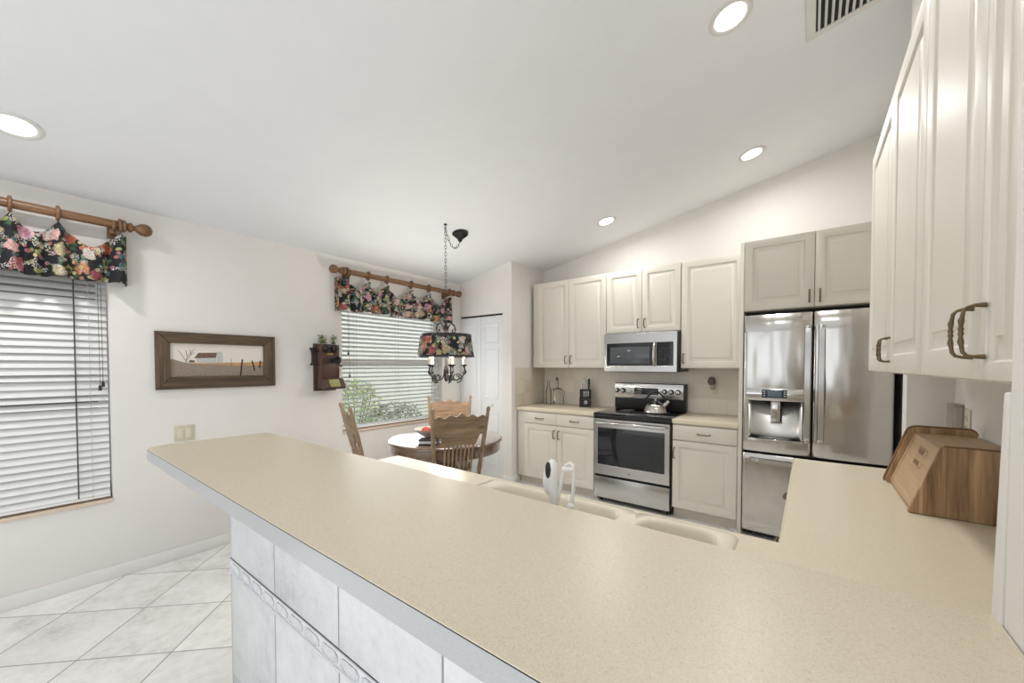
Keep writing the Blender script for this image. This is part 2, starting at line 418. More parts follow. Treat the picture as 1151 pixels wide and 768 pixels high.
# right side: kitchen wall, short return beside the refrigerator, wall end by the bar
slope_wall('wall_right', XC, XC + 0.12, 0.765, YB)
slope_wall('wall_return', 0.366, XC, 2.59, 2.69)
slope_wall('wall_end', 0.20, XC + 0.12, 0.50, 0.762)
slope_wall('wall_family', XC + 0.12, XR + 0.12, 0.64, 0.76)
bm = NB(); ysr = [YR - 0.12, -3.5, 0.2, 0.64]; zsr = [0, 0.4, 2.7, zc(XR)]
cells(bm, ysr, zsr, lambda i, j: not (i == 1 and j == 1), lambda y, z: (XR, y, z), lambda y, z: (XR + 0.12, y, z)); struct('wall_family_side', bm, M['wall'])
bm = NB(); xs = [XA, -3.3, -0.5, 0.1, 2.9, XR]; zr = [0, 2.3, None]
vtop = {}
cells(bm, xs, [0.0, 2.4, 9.0], lambda i, j: not (i in (1, 3) and j == 0), lambda x, z: (x, YR - 0.12, zc(x) if z > 8 else z), lambda x, z: (x, YR, zc(x) if z > 8 else z))
struct('wall_rear', bm, M['wall'])
# sliding doors and side window of the family room (behind the viewpoint)
def sash(name, axis, at, a0, a1, z0, z1, n=2, w=0.05):
    bm = NB()
    P = (lambda a, b, c, d: (a, b, at - 0.03, at + 0.03, c, d)) if axis == 'y' else (lambda a, b, c, d: (at - 0.03, at + 0.03, a, b, c, d))
    for k in range(n + 1):
        x = a0 + (a1 - a0) * k / n; x = min(max(x, a0 + w / 2), a1 - w / 2); box(bm, *P(x - w / 2, x + w / 2, z0, z1), b=0.004)
    box(bm, *P(a0 + w, a1 - w, z0, z0 + w)); box(bm, *P(a0 + w, a1 - w, z1 - w, z1))
    f = struct(name, bm, M['alu'])
    return f
sash('door_2', 'y', YR - 0.06, -3.3, -0.5, 0.0, 2.4); sash('door_3', 'y', YR - 0.06, 0.1, 2.9, 0.0, 2.4); sash('window_3', 'x', XR + 0.06, -3.5, 0.2, 0.4, 2.7)

# baseboards
def base_board(name, pts):
    bm = NB(); x0, x1, y0, y1 = pts
    box(bm, x0, x1, y0, y1, 0.0, 0.085, 0.004); struct(name, bm, M['trim'])
base_board('baseboard_left', (XA + 0.0005, XA + 0.014, YR, 3.609))
base_board('baseboard_closet', (-2.904, -2.757, 3.597, 3.6095))
base_board('baseboard_closet_side', (-2.7695, -2.757, 3.61, 3.695))
base_board('baseboard_rear', (-0.499, 0.099, YR + 0.0005, YR + 0.014))
base_board('baseboard_family', (XC + 0.13, XR - 0.01, 0.626, 0.6395))

# windows of the left wall
def window(n, w, mid):
    y0, y1, z0, z1 = w; xo = XA - 0.125
    bm = NB(); t = 0.045
    box(bm, xo, xo + 0.04, y0, y0 + t, z0, z1); box(bm, xo, xo + 0.04, y1 - t, y1, z0, z1)
    box(bm, xo, xo + 0.04, y0 + t, y1 - t, z0, z0 + t); box(bm, xo, xo + 0.04, y0 + t, y1 - t, z1 - t, z1)
    f = struct('window_%d' % n, bm, M['alu'])
    bm = NB(); box(bm, xo + 0.005, xo + 0.05, y0 + t, y1 - t, mid - 0.03, mid + 0.03, 0.003); obj('meeting_rail', bm, M['alu'], f)
    bm = NB(); box(bm, xo + 0.018, xo + 0.022, y0 + t, y1 - t, z0 + t, z1 - t); obj('pane', bm, M['pane'], f)
    bm = NB(); box(bm, XA - 0.139, XA + 0.018, y0 + 0.001, y1 - 0.001, z0 - 0.0, z0 + 0.02, 0.004); obj('sill', bm, M['sill'], f)
    return f
window(1, W1, 1.26); window(2, W2, 1.42)

# closet door: two folding leaves with raised panels, dark track above
def raised_panel(bm, x0, x1, z0, z1, y, d=0.006, wd=0.03):
    def L(i, yy): return [(x0 + i, yy, z0 + i), (x1 - i, yy, z0 + i), (x1 - i, yy, z1 - i), (x0 + i, yy, z1 - i)]
    loops(bm, [L(-0.004, y + 0.003), L(0, y - 0.007), L(0.005, y - 0.008), L(0.014, y - 0.001), L(0.018, y - 0.001), L(0.016 + wd, y - d * 0.7)], cap1=True)
door = None
bm = NB(); box(bm, DX0 + 0.002, DX1 - 0.001, 3.635, 3.665, 2.006, 2.024); door = struct('door_1', bm, M['gasket'])
for k, (a, b) in enumerate(((-3.612, -3.262), (-3.258, -2.908))):
    bm = NB(); box(bm, a, b, 3.622, 3.655, 0.012, 2.003, 0.004)
    for z0, z1 in ((1.675, 1.90), (1.0, 1.60), (0.19, 0.82)): raised_panel(bm, a + 0.07, b - 0.07, z0, z1, 3.622, 0.014, 0.03)
    leaf = obj('door_leaf', bm, M['door'], door)
    if k == 1:
        for z in (0.922, 0.557):
            bm = NB(); lathe(bm, [(0.008, 0), (0.007, 0.015), (0.016, 0.022), (0.018, 0.03), (0.012, 0.038), (0.002, 0.04)], (-3.075, 3.622, z), 14, Matrix.Rotation(PI / 2, 4, 'X')); obj('knob', bm, M['trim'], leaf)

# backsplash of the back wall and of the closet side; tile strip on the wall end beside the bar
bm = NB(); box(bm, -2.758, -0.462, YB - 0.008, YB - 0.0005, 0.915, 1.372); struct('trim_1', bm, M['splash'])
bm = NB(); box(bm, -2.7695, -2.759, 3.675, YB - 0.0005, 0.915, 1.372, 0.002); struct('trim_2', bm, M['splashside'])
bm = NB(); prism(bm, [(0.763, 0.9155), (0.803, 0.9155), (0.800, 1.07), (0.779, 1.366), (0.763, 1.366)], lambda y, z: (0.198, y, z), lambda y, z: (XC, y, z)); struct('trim_3', bm, M['wall'], bevel=0.003)

# half wall carrying the bar, tiled on the family-room side
bm = NB(); box(bm, -1.80, 0.199, 0.538, 0.698, 0, 1.027); pw = struct('wall_peninsula', bm, M['wall'])
bm = NB(); box(bm, -1.81, 0.1985, 0.53, 0.5375, 0.0, 0.579, 0.001); box(bm, -1.81, 0.1985, 0.53, 0.5375, 0.642, 1.027, 0.001)
box(bm, -1.8105, -1.8005, 0.5375, 0.698, 0.0, 1.027)
obj('tile_facing', bm, M['bartile'], pw)
bm = NB(); box(bm, -1.811, 0.1985, 0.529, 0.5375, 0.582, 0.639, 0.001)
box(bm, -1.811, 0.1985, 0.5255, 0.5375, 0.632, 0.639, 0.002); box(bm, -1.811, 0.1985, 0.5255, 0.5375, 0.582, 0.589, 0.002)
bd = obj('border_strip', bm, M['border'], pw)
bm = NB(); x = -1.79
while x < 0.1:
    o8 = [(x + 0.0, 0.602), (x + 0.016, 0.592), (x + 0.072, 0.592), (x + 0.088, 0.602), (x + 0.088, 0.619), (x + 0.072, 0.629), (x + 0.016, 0.629), (x + 0.0, 0.619)]
    cx, cz = x + 0.044, 0.6105
    L = [[(cx + (px - cx) * s, yy, cz + (pz - cz) * s) for px, pz in o8] for s, yy in ((1.0, 0.5295), (0.99, 0.5255), (0.86, 0.5255), (0.80, 0.528), (0.60, 0.5265))]
    loops(bm, L, cap1=True); x += 0.1015
obj('embossed_ovals', bm, M['borderoval'], bd)

# outdoors, seen between the blind slats
bm = NB(); box(bm, -14, XA - 0.15, -8, 10, -0.25, -0.2); struct('ground', bm, plain('lawn_grass', (120, 140, 80), 0.9, var=0.3, scale=8))
bm = NB(); box(bm, -9.2, -9.0, -8, 10, -0.2, 3.2); struct('wall_neighbour', bm, plain('pale_stucco', (232, 228, 220), 0.8))
bm = NB(); box(bm, -4.7, -4.6, -2.6, 1.15, -0.2, 2.6); struct('window_backdrop', bm, plain('dark_backdrop', (104, 99, 92), 0.9))  # dark panel added so the gaps of the left blind look dark
def shrub(loc, rx, ry, h, n, label, cols):
    t = thing('shrub', label, 'shrub', loc, 0, 'shrubs outside the dining window')
    bm = NB(); rnd = random.Random(int(loc[1] * 100))
    for k in range(n):
        a = rnd.uniform(0, 2 * PI); q = rnd.random() ** 0.5; z = rnd.uniform(0.12, 1.0)
        s = math.sin(PI * min(1, z * 0.55 + 0.35)) ** 0.7
        p = Vector((rx * q * s * math.cos(a), ry * q * s * math.sin(a), h * z))
        R = Matrix.Rotation(rnd.uniform(0, 6.28), 3, 'Z') @ Matrix.Rotation(rnd.uniform(-0.9, 0.9), 3, 'X'); l = rnd.uniform(0.05, 0.09); w = l * 0.45
        v = [bm.verts.new(p + R @ Vector(c)) for c in ((0, 0, 0), (w / 2, l * 0.5, 0.008), (0, l, 0), (-w / 2, l * 0.5, 0.008))]
        bm.faces.new(v)
    obj('foliage', bm, cols, t, local=True)
    bm = NB()
    for k in range(7):
        a = k * 0.9; tube(bm, [(0.05 * math.cos(a), 0.05 * math.sin(a), 0), (rx * 0.3 * math.cos(a), ry * 0.3 * math.sin(a), h * 0.45), (rx * 0.55 * math.cos(a), ry * 0.55 * math.sin(a), h * 0.85)], [0.012, 0.009, 0.005], 6)
    obj('stem', bm, plain('shrub_bark', (96, 84, 66), 0.9), t, local=True)
G1 = plain('bright_shrub_leaf', (158, 182, 84), 0.6, var=0.35, scale=9); G2 = plain('grey_green_shrub_leaf', (112, 126, 96), 0.6, var=0.4, scale=9)
shrub((-6.7, 3.95, -0.2), 0.55, 0.6, 1.32, 1500, 'taller bright green shrub outside, behind the left end of the dining window blind', G1)
shrub((-5.3, 3.8, -0.2), 0.55, 0.75, 0.98, 1500, 'lower grey-green shrub outside, behind the middle of the dining window blind', G2)

# ------------------------------------------------------------------ window blinds
def blind(name, label, w, tilt, ztop, wand_y, cords, tass, group):
    y0, y1, z0, z1 = w; y0 += 0.008; y1 -= 0.008; zb = z0 + 0.024; xc = XA - 0.036
    t = thing(name, label, 'window blind', (xc, (y0 + y1) / 2, zb), 0, group)
    bm = NB(); box(bm, xc - 0.025, xc + 0.028, y0, y1, z1 - 0.055, z1 - 0.004, 0.003); obj('headrail', bm, M['slat'], t)
    bm = NB(); pitch = 0.0435; z = zb + 0.045; hw = 0.025; slatr = random.Random(4); c, s = math.cos(tilt), math.sin(tilt)
    while z < z1 - 0.075:
        # curved slat: room-side edge lower for a positive tilt
        tj = tilt + (0.0 if tilt < 0 else slatr.uniform(-0.05, 0.05) - (0.30 if abs(z - 1.335) < 0.022 or abs(z - 1.15) < 0.045 or z > 1.84 else 0.0)); c, s = math.cos(tj), math.sin(tj)
        pr = [(-hw, 0.0), (-hw * 0.5, 0.0022), (0, 0.003), (hw * 0.5, 0.0022), (hw, 0.0), (hw * 0.5, 0.0), (0, 0.0006), (-hw * 0.5, 0.0)]
        R = [(xc + a * c + b * s, z - a * s + b * c) for a, b in pr]
        loops(bm, [[(x, y0, q) for x, q in R], [(x, y1, q) for x, q in R]], True, True)
        z += pitch
    obj('slats', bm, M['slat'], t)
    bm = NB(); box(bm, xc - 0.026, xc + 0.026, y0, y1, zb + 0.007, zb + 0.022, 0.004); br = obj('bottom_rail', bm, M['slat'], t)
    bm = NB(); box(bm, xc - 0.024, xc + 0.024, y0 + 0.002, y1 - 0.002, zb, zb + 0.0068, 0.001); obj('rail_shade', bm, M['woodshade'], br)  # brown strip painting the shadow line below the bottom rail
    bm = NB()
    for y in cords:
        for dx in (-0.024, 0.0275): tube(bm, [(xc + dx, y, zb + 0.018), (xc + dx, y, z1 - 0.055)], 0.0012, 6)
    obj('ladder_cord', bm, plain('pale_ladder_cord', (176, 176, 170), 0.8), t)
    if wand_y is not None:
        bm = NB(); tube(bm, [(xc + 0.04, wand_y, zb + 0.03), (xc + 0.036, wand_y, z1 - 0.05)], 0.0035, 8); obj('tilt_wand', bm, M['cord'], t)
    for k, (y, zz) in enumerate(tass):
        bm = NB(); tube(bm, [(xc + 0.037, y, zz + 0.03), (xc + 0.034, y, z1 - 0.05)], 0.0013, 6); cd = obj('lift_cord', bm, M['cord'], t)
        bm = NB(); lathe(bm, [(0.003, 0.036), (0.007, 0.028), (0.009, 0.008), (0.006, 0)], (xc + 0.037, y, zz), 10); obj('tassel', bm, M['tassel'], cd)
BG = 'white slat blinds of the left wall'
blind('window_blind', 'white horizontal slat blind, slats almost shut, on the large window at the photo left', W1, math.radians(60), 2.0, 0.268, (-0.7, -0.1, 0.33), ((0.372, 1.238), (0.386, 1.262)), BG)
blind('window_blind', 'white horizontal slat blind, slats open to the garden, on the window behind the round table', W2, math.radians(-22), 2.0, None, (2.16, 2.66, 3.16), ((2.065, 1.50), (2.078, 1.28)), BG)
bm = NB(); y = 3.13
b2 = [o for o in C.objects if o.name == 'window_blind.001'][0]
tube(bm, [(XA + 0.002, y, 0.79), (XA + 0.0, y, 1.97)], 0.003, 8); obj('tilt_wand', bm, M['cord'], b2)

# ------------------------------------------------------------------ curtain poles and valances
XP, ZP = -3.52, 2.296
def curtain_rod(label, ya, yb, rings, brackets):
    t = thing('curtain_rod', label, 'curtain rod', (XP, (ya + yb) / 2, ZP), 0, 'wooden curtain rods of the left wall')
    bm = NB(); tube(bm, [(XP, ya, ZP), (XP, yb, ZP)], 0.026, 20); obj('pole', bm, M['pole'], t)
    for y, s in ((ya, -1), (yb, 1)):
        bm = NB(); pr = [(0.02, 0), (0.036, 0.003), (0.04, 0.012), (0.034, 0.02), (0.021, 0.026), (0.031, 0.036), (0.031, 0.046), (0.018, 0.056), (0.016, 0.062), (0.026, 0.074), (0.038, 0.092), (0.041, 0.110), (0.037, 0.128), (0.024, 0.143), (0.006, 0.149)]
        lathe(bm, pr, (XP, y, ZP), 20, Matrix.Rotation(-PI / 2 * s, 4, 'X')); obj('finial', bm, M['pole'], t)
    for y in brackets:
        bm = NB(); box(bm, XA + 0.001, XA + 0.018, y - 0.022, y + 0.022, ZP - 0.075, ZP + 0.035, 0.004); box(bm, XA + 0.018, XP - 0.012, y - 0.014, y + 0.014, ZP - 0.056, ZP - 0.02, 0.004)
        tube(bm, [(XP + 0.034 * math.cos(a), y, ZP + 0.034 * math.sin(a)) for a in [PI * 0.9 + k * PI * 1.2 / 10 for k in range(11)]], 0.009, 8)
        obj('bracket', bm, M['pole'], t)
    for y in rings:
        bm = NB(); tube(bm, [(XP + 0.037 * math.cos(a), y, ZP - 0.002 + 0.037 * math.sin(a)) for a in [2 * PI * k / 22 for k in range(22)]], 0.0085, 10, closed=True)
        r = obj('ring', bm, M['pole'], t)
        bm = NB(); tube(bm, [(XP, y + 0.004 * math.cos(a), ZP - 0.055 + 0.007 * math.sin(a)) for a in [2 * PI * k / 12 for k in range(12)]], 0.0016, 6, closed=True); obj('eyelet', bm, M['bronze'], r)
R1 = [-1.0, -0.83, -0.66, -0.42, -0.2, 0.036, 0.209, 0.468]
R2 = [2.005, 2.233, 2.45, 2.758, 3.01, 3.335]
curtain_rod('thick wooden curtain rod with knob finial above the large window at the photo left', -1.02, 0.475, R1, (-0.95, 0.44))
curtain_rod('thick wooden curtain rod with round finials above the dining window', 1.985, 3.385, R2, (2.03, 3.31))
def valance(label, R, y0, y1, zb, seed):
    rnd = random.Random(seed); pts = []            # (arc position, y, x, top z)
    zt = 2.238
    st = []
    def seg(ya, yb, n, sag):
        for k in range(n):
            u = k / n; st.append((ya + (yb - ya) * u, sag * 4 * u * (1 - u) * (1 - 0.25 * math.cos(2 * PI * u)), u))
    seg(y0, R[0], 6, 0.012)
    for a, b in zip(R[:-1], R[1:]): seg(a, b, 28, min(0.1, 0.32 * (b - a) + 0.004))
    seg(R[-1], y1, 6, 0.012); st.append((y1, 0, 0))
    rows = 22; bm = NB(); uvl = bm.loops.layers.uv.new('UVMap')
    # returns to the wall at both ends
    colsx = [(y0, XA + 0.003 + (XP - XA - 0.02) * k / 6, 0.0, 0.0, 'r') for k in range(6)] + [(y, XP, s, u, 'f') for y, s, u in st] + [(y1, XP - 0.017 - (XP - XA - 0.02) * k / 6, 0.0, 0.0, 'r') for k in range(1, 7)]
    V = []; s_acc = 0.0; prev = None
    for y, xb, sag, u, kind in colsx:
        if prev: s_acc += math.hypot(y - prev[0], xb - prev[1])
        prev = (y, xb)
        col = []
        dmin = min(abs(y - r) for r in R); sd = 1 if min(R, key=lambda r: abs(y - r)) < y else -1
        for j in range(rows + 1):
            v = j / rows; top = zt - sag
            z = top + (zb - top) * v + (0.006 * math.sin(y * 31 + seed) * v)
            x = xb
            if kind == 'f':
                pinch = math.exp(-(dmin / (0.018 + 0.02 * v)) ** 2)
                x += 0.034 * pinch - 0.042 * math.exp(-((dmin - 0.042 - 0.016 * v) / (0.016 + 0.012 * v)) ** 2) + 0.014 * v * math.sin(y * 58 + seed) + 0.020 * sag / 0.1 * v * math.exp(-((v - 0.35) / 0.35) ** 2)
                x = max(x, XA + 0.012)
            col.append((bm.verts.new((x, y, z)), (s_acc * 1.25 + seed * 1.7, z)))
        V.append(col)
    for a, b in zip(V[:-1], V[1:]):
        for j in range(rows):
            q = (a[j], b[j], b[j + 1], a[j + 1]); f = bm.faces.new([p[0] for p in q])
            for l, p in zip(f.loops, q): l[uvl].uv = p[1]
    o = obj('valance', bm, M['floral'], org=(XP, (y0 + y1) / 2, zb), smooth=75, solid=0.0016)
    tag(o, label, 'valance', 'floral valances of the left wall'); return o
valance('swagged floral valance on black ground hanging over the large window at the photo left', R1, -1.04, 0.498, 1.922, 1)
valance('pleated floral valance on black ground hanging over the dining window', R2, 1.93, 3.372, 1.925, 2)
# ------------------------------------------------------------------ cabinets
def pull_mesh(bm, x, z, y, L, vert, k=1.0, out=0.032):
    """antique bow handle standing off a door front at y (towards -y)"""
    h = L / 2; prof = [(-h, 0, .0068), (-h, -.004, .0062), (-h, -out * .5, .0044), (-h + .002, -out * .78, .0044), (-h + .008, -out * .95, .0044), (-h + .018, -out, .0046), (-h * .42, -out - .001, .0066), (-h * .18, -out - .001, .0040),
                       (-h * .1, -out - .001, .0062), (0, -out - .001, .0044), (h * .1, -out - .001, .0062), (h * .18, -out - .001, .0040), (h * .42, -out - .001, .0066), (h - .018, -out, .0046), (h - .008, -out * .95, .0044), (h - .002, -out * .78, .0044), (h, -out * .5, .0044), (h, -.004, .0062), (h, 0, .0068)]
    P = [((x, y + d, z + a) if vert else (x + a, y + d, z)) for a, d, r in prof]
    tube(bm, P, [r * k for a, d, r in prof], 10)

def panel_door(bm, x0, x1, z0, z1, yf, th=0.02, fr=0.062):
    """raised-panel door, front at y = yf facing -y"""
    fr = min(fr, (x1 - x0) * 0.2)
    def L(i, y): return [(x0 + i, y, z0 + i), (x1 - i, y, z0 + i), (x1 - i, y, z1 - i), (x0 + i, y, z1 - i)]
    loops(bm, [L(0, yf + th), L(0, yf + 0.004), L(0.0015, yf + 0.001), L(0.005, yf), L(fr - 0.008, yf), L(fr - 0.004, yf + 0.002), L(fr, yf + 0.009), L(fr + 0.006, yf + 0.011), L(fr + 0.034, yf + 0.003), L(fr + 0.036, yf + 0.0005), L(fr + 0.038, yf + 0.0003)], True, True)

def cabinet(name, label, loc, rotz, w, h, d, doors, drawers=(), group=None, toe=False, mat=None, big=1.0, cat='cabinet', filler=None):
    m = mat or M['cab']
    t = thing(name, label, cat, loc, rotz, group)
    z0 = 0.1 if toe else 0.0
    bm = NB(); box(bm, 0.0005, w - 0.0005, 0.0, d, z0, h, 0.0015); obj('carcass', bm, m, t, local=True)
    if toe:
        bm = NB(); box(bm, 0.001, w - 0.001, 0.065, d, 0.0, z0); obj('toe_kick', bm, M['cab'], t, local=True)
    for x0, x1, a, b, hx, hz in doors:
        bm = NB(); panel_door(bm, x0 + 0.0015, x1 - 0.0015, a, b, -0.0205); dd = obj('door', bm, m, t, local=True)
        if hx is not None:
            bm = NB(); pull_mesh(bm, hx, hz, -0.0205, 0.088 if big == 1 else 0.082, True, 0.62 if big > 1 else 1.0, 0.025 if big > 1 else 0.034); obj('handle', bm, M['bronze'], dd, local=True)
    for x0, x1, a, b, hx in drawers:
        bm = NB(); box(bm, x0 + 0.0015, x1 - 0.0015, -0.0205, -0.0005, a, b, 0.004); dd = obj('drawer', bm, m, t, local=True)
        if hx is not None:
            bm = NB(); pull_mesh(bm, hx, (a + b) / 2, -0.0205, 0.1, False, 1.0); obj('handle', bm, M['bronze'], dd, local=True)
    return t
UG = 'cream wall cabinets on the range wall'
YU = 4.0; UD = YB - 0.009 - YU
# wall cabinets: bottom 1.372, top 2.40
cabinet('wall_cabinet', 'cream two-door wall cabinet left of the microwave, above the bottles', (-2.728, YU, 1.372), 0, 2.728 - 1.7605, 1.028, UD,
        [(0.066, 0.5085, 0.004, 1.02, 0.475, 0.095), (0.5085, 0.966, 0.004, 1.02, 0.542, 0.095)], group=UG)
cabinet('wall_cabinet', 'short cream two-door wall cabinet directly above the microwave', (-1.76, YU, 1.738), 0, 0.764, 0.662, UD,
        [(0.002, 0.386, 0.004, 0.654, 0.352, 0.095), (0.386, 0.762, 0.004, 0.654, 0.42, 0.095)], group=UG)
cabinet('wall_cabinet', 'cream single-door wall cabinet between the microwave and the refrigerator', (-0.995, YU, 1.372), 0, 0.53, 1.028, UD,
        [(0.004, 0.524, 0.004, 1.02, 0.03, 0.095)], group=UG)
bm = NB(); box(bm, -0.4635, -0.4355, 3.69, YB - 0.001, 0.0, 2.405, 0.002); tag(obj('end_panel', bm, M['cab'], org=(-0.45, 3.7, 0)), 'tall narrow cream panel along the left side of the refrigerator', 'cabinet panel')
cabinet('wall_cabinet', 'cream two-door cabinet above the refrigerator, shade in its colour', (-0.435, 3.70, 1.838), 0, 0.953, 0.567, YB - 0.002 - 3.70,
        [(0.001, 0.4555, 0.003, 0.563, 0.425, 0.085), (0.4555, 0.91, 0.003, 0.563, 0.487, 0.085)], group='cream wall cabinets above the refrigerator', mat=M['cabshade'])
# base cabinets of the range wall
YD = 3.72; BD = YB - 0.009 - YD
cabinet('base_cabinet', 'cream base cabinet with two drawers and two doors left of the range', (-2.757, YD, 0), 0, 2.757 - 1.763, 0.873, BD,
        [(0.1, 0.547, 0.105, 0.728, 0.517, 0.632), (0.547, 0.992, 0.105, 0.728, 0.577, 0.632)], [(0.1, 0.547, 0.736, 0.86, 0.32), (0.547, 0.992, 0.736, 0.86, 0.765)], 'cream base cabinets of the range wall', True)
cabinet('base_cabinet', 'cream base cabinet with one drawer and one door right of the range', (-0.991, YD, 0), 0, 0.526, 0.873, BD,
        [(0.004, 0.522, 0.105, 0.718, 0.022, 0.605)], [(0.004, 0.522, 0.728, 0.86, 0.265)], 'cream base cabinets of the range wall', True)
for x0, x1, lb in ((-2.757, -1.7635, 'cream laminate worktop left of the range, under the bottles and knife block'), (-0.9905, -0.465, 'short cream laminate worktop between the range and the refrigerator')):
    bm = NB(); box(bm, x0, x1, 3.69, YB - 0.0085, 0.874, 0.914, 0.006, 3); tag(obj('worktop', bm, M['counter'], org=(x0, 3.69, 0.874)), lb, 'worktop', 'cream worktops of the range wall')
# right-hand wall cabinets (faces towards -x): local x runs towards the viewer
XF = 0.22
RG = 'tall cream wall cabinets on the right'
cabinet('wall_cabinet', 'tall cream two-door wall cabinet on the right, far one, next to the refrigerator side', (XF + 0.02, 2.478, 1.372), -PI / 2, 2.478 - 1.394, 0.99, XC - XF - 0.021,
        [(0.002, 0.584, 0.004, 0.986, 0.556, 0.083), (0.584, 1.082, 0.004, 0.986, 0.614, 0.083)], group=RG, big=1.15)
cabinet('wall_cabinet', 'tall cream two-door wall cabinet on the right, near one, above the bread box', (XF + 0.02, 1.393, 1.372), -PI / 2, 1.393 - 0.806, 0.99, XC - XF - 0.021,
        [(0.002, 0.421, 0.004, 0.986, 0.392, 0.083), (0.421, 0.585, 0.004, 0.986, 0.45, 0.083)], group=RG, big=1.15)
# base cabinets below the peninsula (mostly out of sight)
cabinet('base_cabinet', 'cream base cabinet under the sink, facing the range', (-0.10, 1.235, 0), PI, 1.64, 0.725, 0.53,
        [(0.02, 0.42, 0.105, 0.72, 0.39, 0.6), (0.42, 0.82, 0.105, 0.72, 0.45, 0.6), (0.82, 1.22, 0.105, 0.72, 1.19, 0.6), (1.22, 1.62, 0.105, 0.72, 1.25, 0.6)], [], 'cream base cabinets of the peninsula', True)
cabinet('base_cabinet', 'cream base cabinet under the right-hand counter, beside the freezer drawer', (-0.03, 2.50, 0), -PI / 2, 1.225, 0.873, XC + 0.028,
        [(0.02, 0.6, 0.105, 0.718, 0.57, 0.62), (0.6, 1.2, 0.105, 0.718, 0.63, 0.62)], [(0.02, 0.6, 0.728, 0.86, 0.31), (0.6, 1.2, 0.728, 0.86, 0.9)], 'cream base cabinets of the peninsula', True)

# ------------------------------------------------------------------ bar top and L-shaped counter
def round_corner(cx, cy, r, a0, a1, n=7): return [(cx + r * math.cos(a0 + (a1 - a0) * k / n), cy + r * math.sin(a0 + (a1 - a0) * k / n)) for k in range(n + 1)]
bx0, bx1, by0, by1 = -2.128, 0.1985, 0.335, 0.787
poly = round_corner(bx0 + 0.07, by0 + 0.07, 0.07, PI, 1.5 * PI) + [(bx1, by0), (bx1, by1)] + round_corner(bx0 + 0.05, by1 - 0.05, 0.05, PI / 2, PI)
bm = NB(); prism(bm, poly, lambda x, y: (x, y, 1.0682), lambda x, y: (x, y, 1.07)); bar = obj('bar_top', bm, M['bar'], org=(-1.0, 0.56, 1.0275))
tag(bar, 'long speckled beige laminate breakfast bar top in the foreground', 'counter')
bm = NB(); prism(bm, poly, lambda x, y: (x, y, 1.0275), lambda x, y: (x, y, 1.0662)); obj('edge_band', bm, M['baredge'], bar, label='pale grey speckled edge of the bar')
bm = NB(); prism(bm, [(x * 0.9995 - 0.0005, y) for x, y in poly], lambda x, y: (x, y, 1.0662), lambda x, y: (x, y, 1.0682)); obj('seam_line', bm, M['gasket'], bar)

xs = [-1.765, -1.045, -0.165, -0.062, XC - 0.001]; ysn = [0.701, 0.812, 1.24, 1.29, 2.515]
def keep(i, j):
    if j < 3: return not (i == 1 and j == 1)
    return i == 3
bm = NB(); cells(bm, xs, ysn, keep, lambda x, y: (x, y, 0.874), lambda x, y: (x, y, 0.914))
# notch for the tile strip is avoided: the strip stands on the counter
ct = obj('counter', bm, M['counter'], org=(-0.6, 1.0, 0.874), bevel=0.007)
tag(ct, 'lower cream L-shaped counter holding the sink and the bread box', 'counter')

# ------------------------------------------------------------------ double sink
sk = thing('sink', 'cream double-bowl drop-in sink behind the breakfast bar', 'sink', (-0.605, 1.0, 0.914))
def bowl_half(bm, x0, x1, ox0, ox1, ol, orr):
    cx, cy = (x0 + x1) / 2, 1.062; w, d = x1 - x0, 0.315
    def rr(X0, X1, Y0, Y1, r, z): return [(x, y, z) for x, y in rrect((X0 + X1) / 2, (Y0 + Y1) / 2, X1 - X0, Y1 - Y0, r, 6)]
    L = []
    if True:
        L += [rr(ox0, ox1, 0.800, 1.258, 0.03, 0.9145), rr(ox0 + 0.002 * ol, ox1 - 0.002 * orr, 0.802, 1.256, 0.03, 0.919), rr(ox0 + 0.008 * ol, ox1 - 0.008 * orr, 0.808, 1.25, 0.03, 0.923)]
    i = lambda k, r, z: rr(x0 + k, x1 - k, cy - d / 2 + k, cy + d / 2 - k, r, z)
    L += [i(-0.010, 0.07, 0.924), i(-0.003, 0.065, 0.922), i(0.003, 0.06, 0.915), i(0.006, 0.06, 0.90), i(0.02, 0.06, 0.78), i(0.035, 0.055, 0.755), i(0.07, 0.05, 0.745)]
    loops(bm, L, False, True)
for x0, x1, ox0, ox1, l, r in ((-0.985, -0.475, -1.058, -0.437, 1, 0), (-0.405, -0.188, -0.437, -0.150, 0, 1)):
    bm = NB(); bowl_half(bm, x0, x1, ox0, ox1, l, r); bo = obj('basin', bm, M['sink'], sk, smooth=60)
    bm = NB(); lathe(bm, [(0.04, 0), (0.042, 0.003), (0.034, 0.004), (0.03, 0.001)], ((x0 + x1) / 2, 1.062, 0.7455), 20); obj('drain', bm, M['steel2'], bo)

# ------------------------------------------------------------------ faucet
fa = thing('faucet', 'white pull-out kitchen faucet with black button and looped lever, behind the bar', 'faucet', (-0.515, 0.865, 0.9285))
bm = NB(); L = [[(x, y, z) for x, y in rrect(-0.515, 0.868, 0.20 - 2 * i, 0.056 - 2 * i, 0.027, 6)] for i, z in ((0, 0.9285), (0.0, 0.936), (0.006, 0.943))]
loops(bm, L, True, True); obj('deck_plate', bm, M['white'], fa)
bm = NB(); P = [(-0.515, 0.868, 0.943), (-0.516, 0.868, 0.97), (-0.521, 0.869, 1.01), (-0.527, 0.869, 1.05), (-0.531, 0.869, 1.09), (-0.533, 0.869, 1.12), (-0.533, 0.869, 1.142), (-0.532, 0.869, 1.153)]
tube(bm, P, [0.02, 0.013, 0.0115, 0.0125, 0.0145, 0.0165, 0.0155, 0.005], 18); hd = obj('spray_head', bm, M['white'], fa)
bm = NB(); ball(bm, (-0.546, 0.876, 1.098), 0.0145, 0.022, 0.044, 16, 12); obj('spray_face', bm, M['white'], hd)
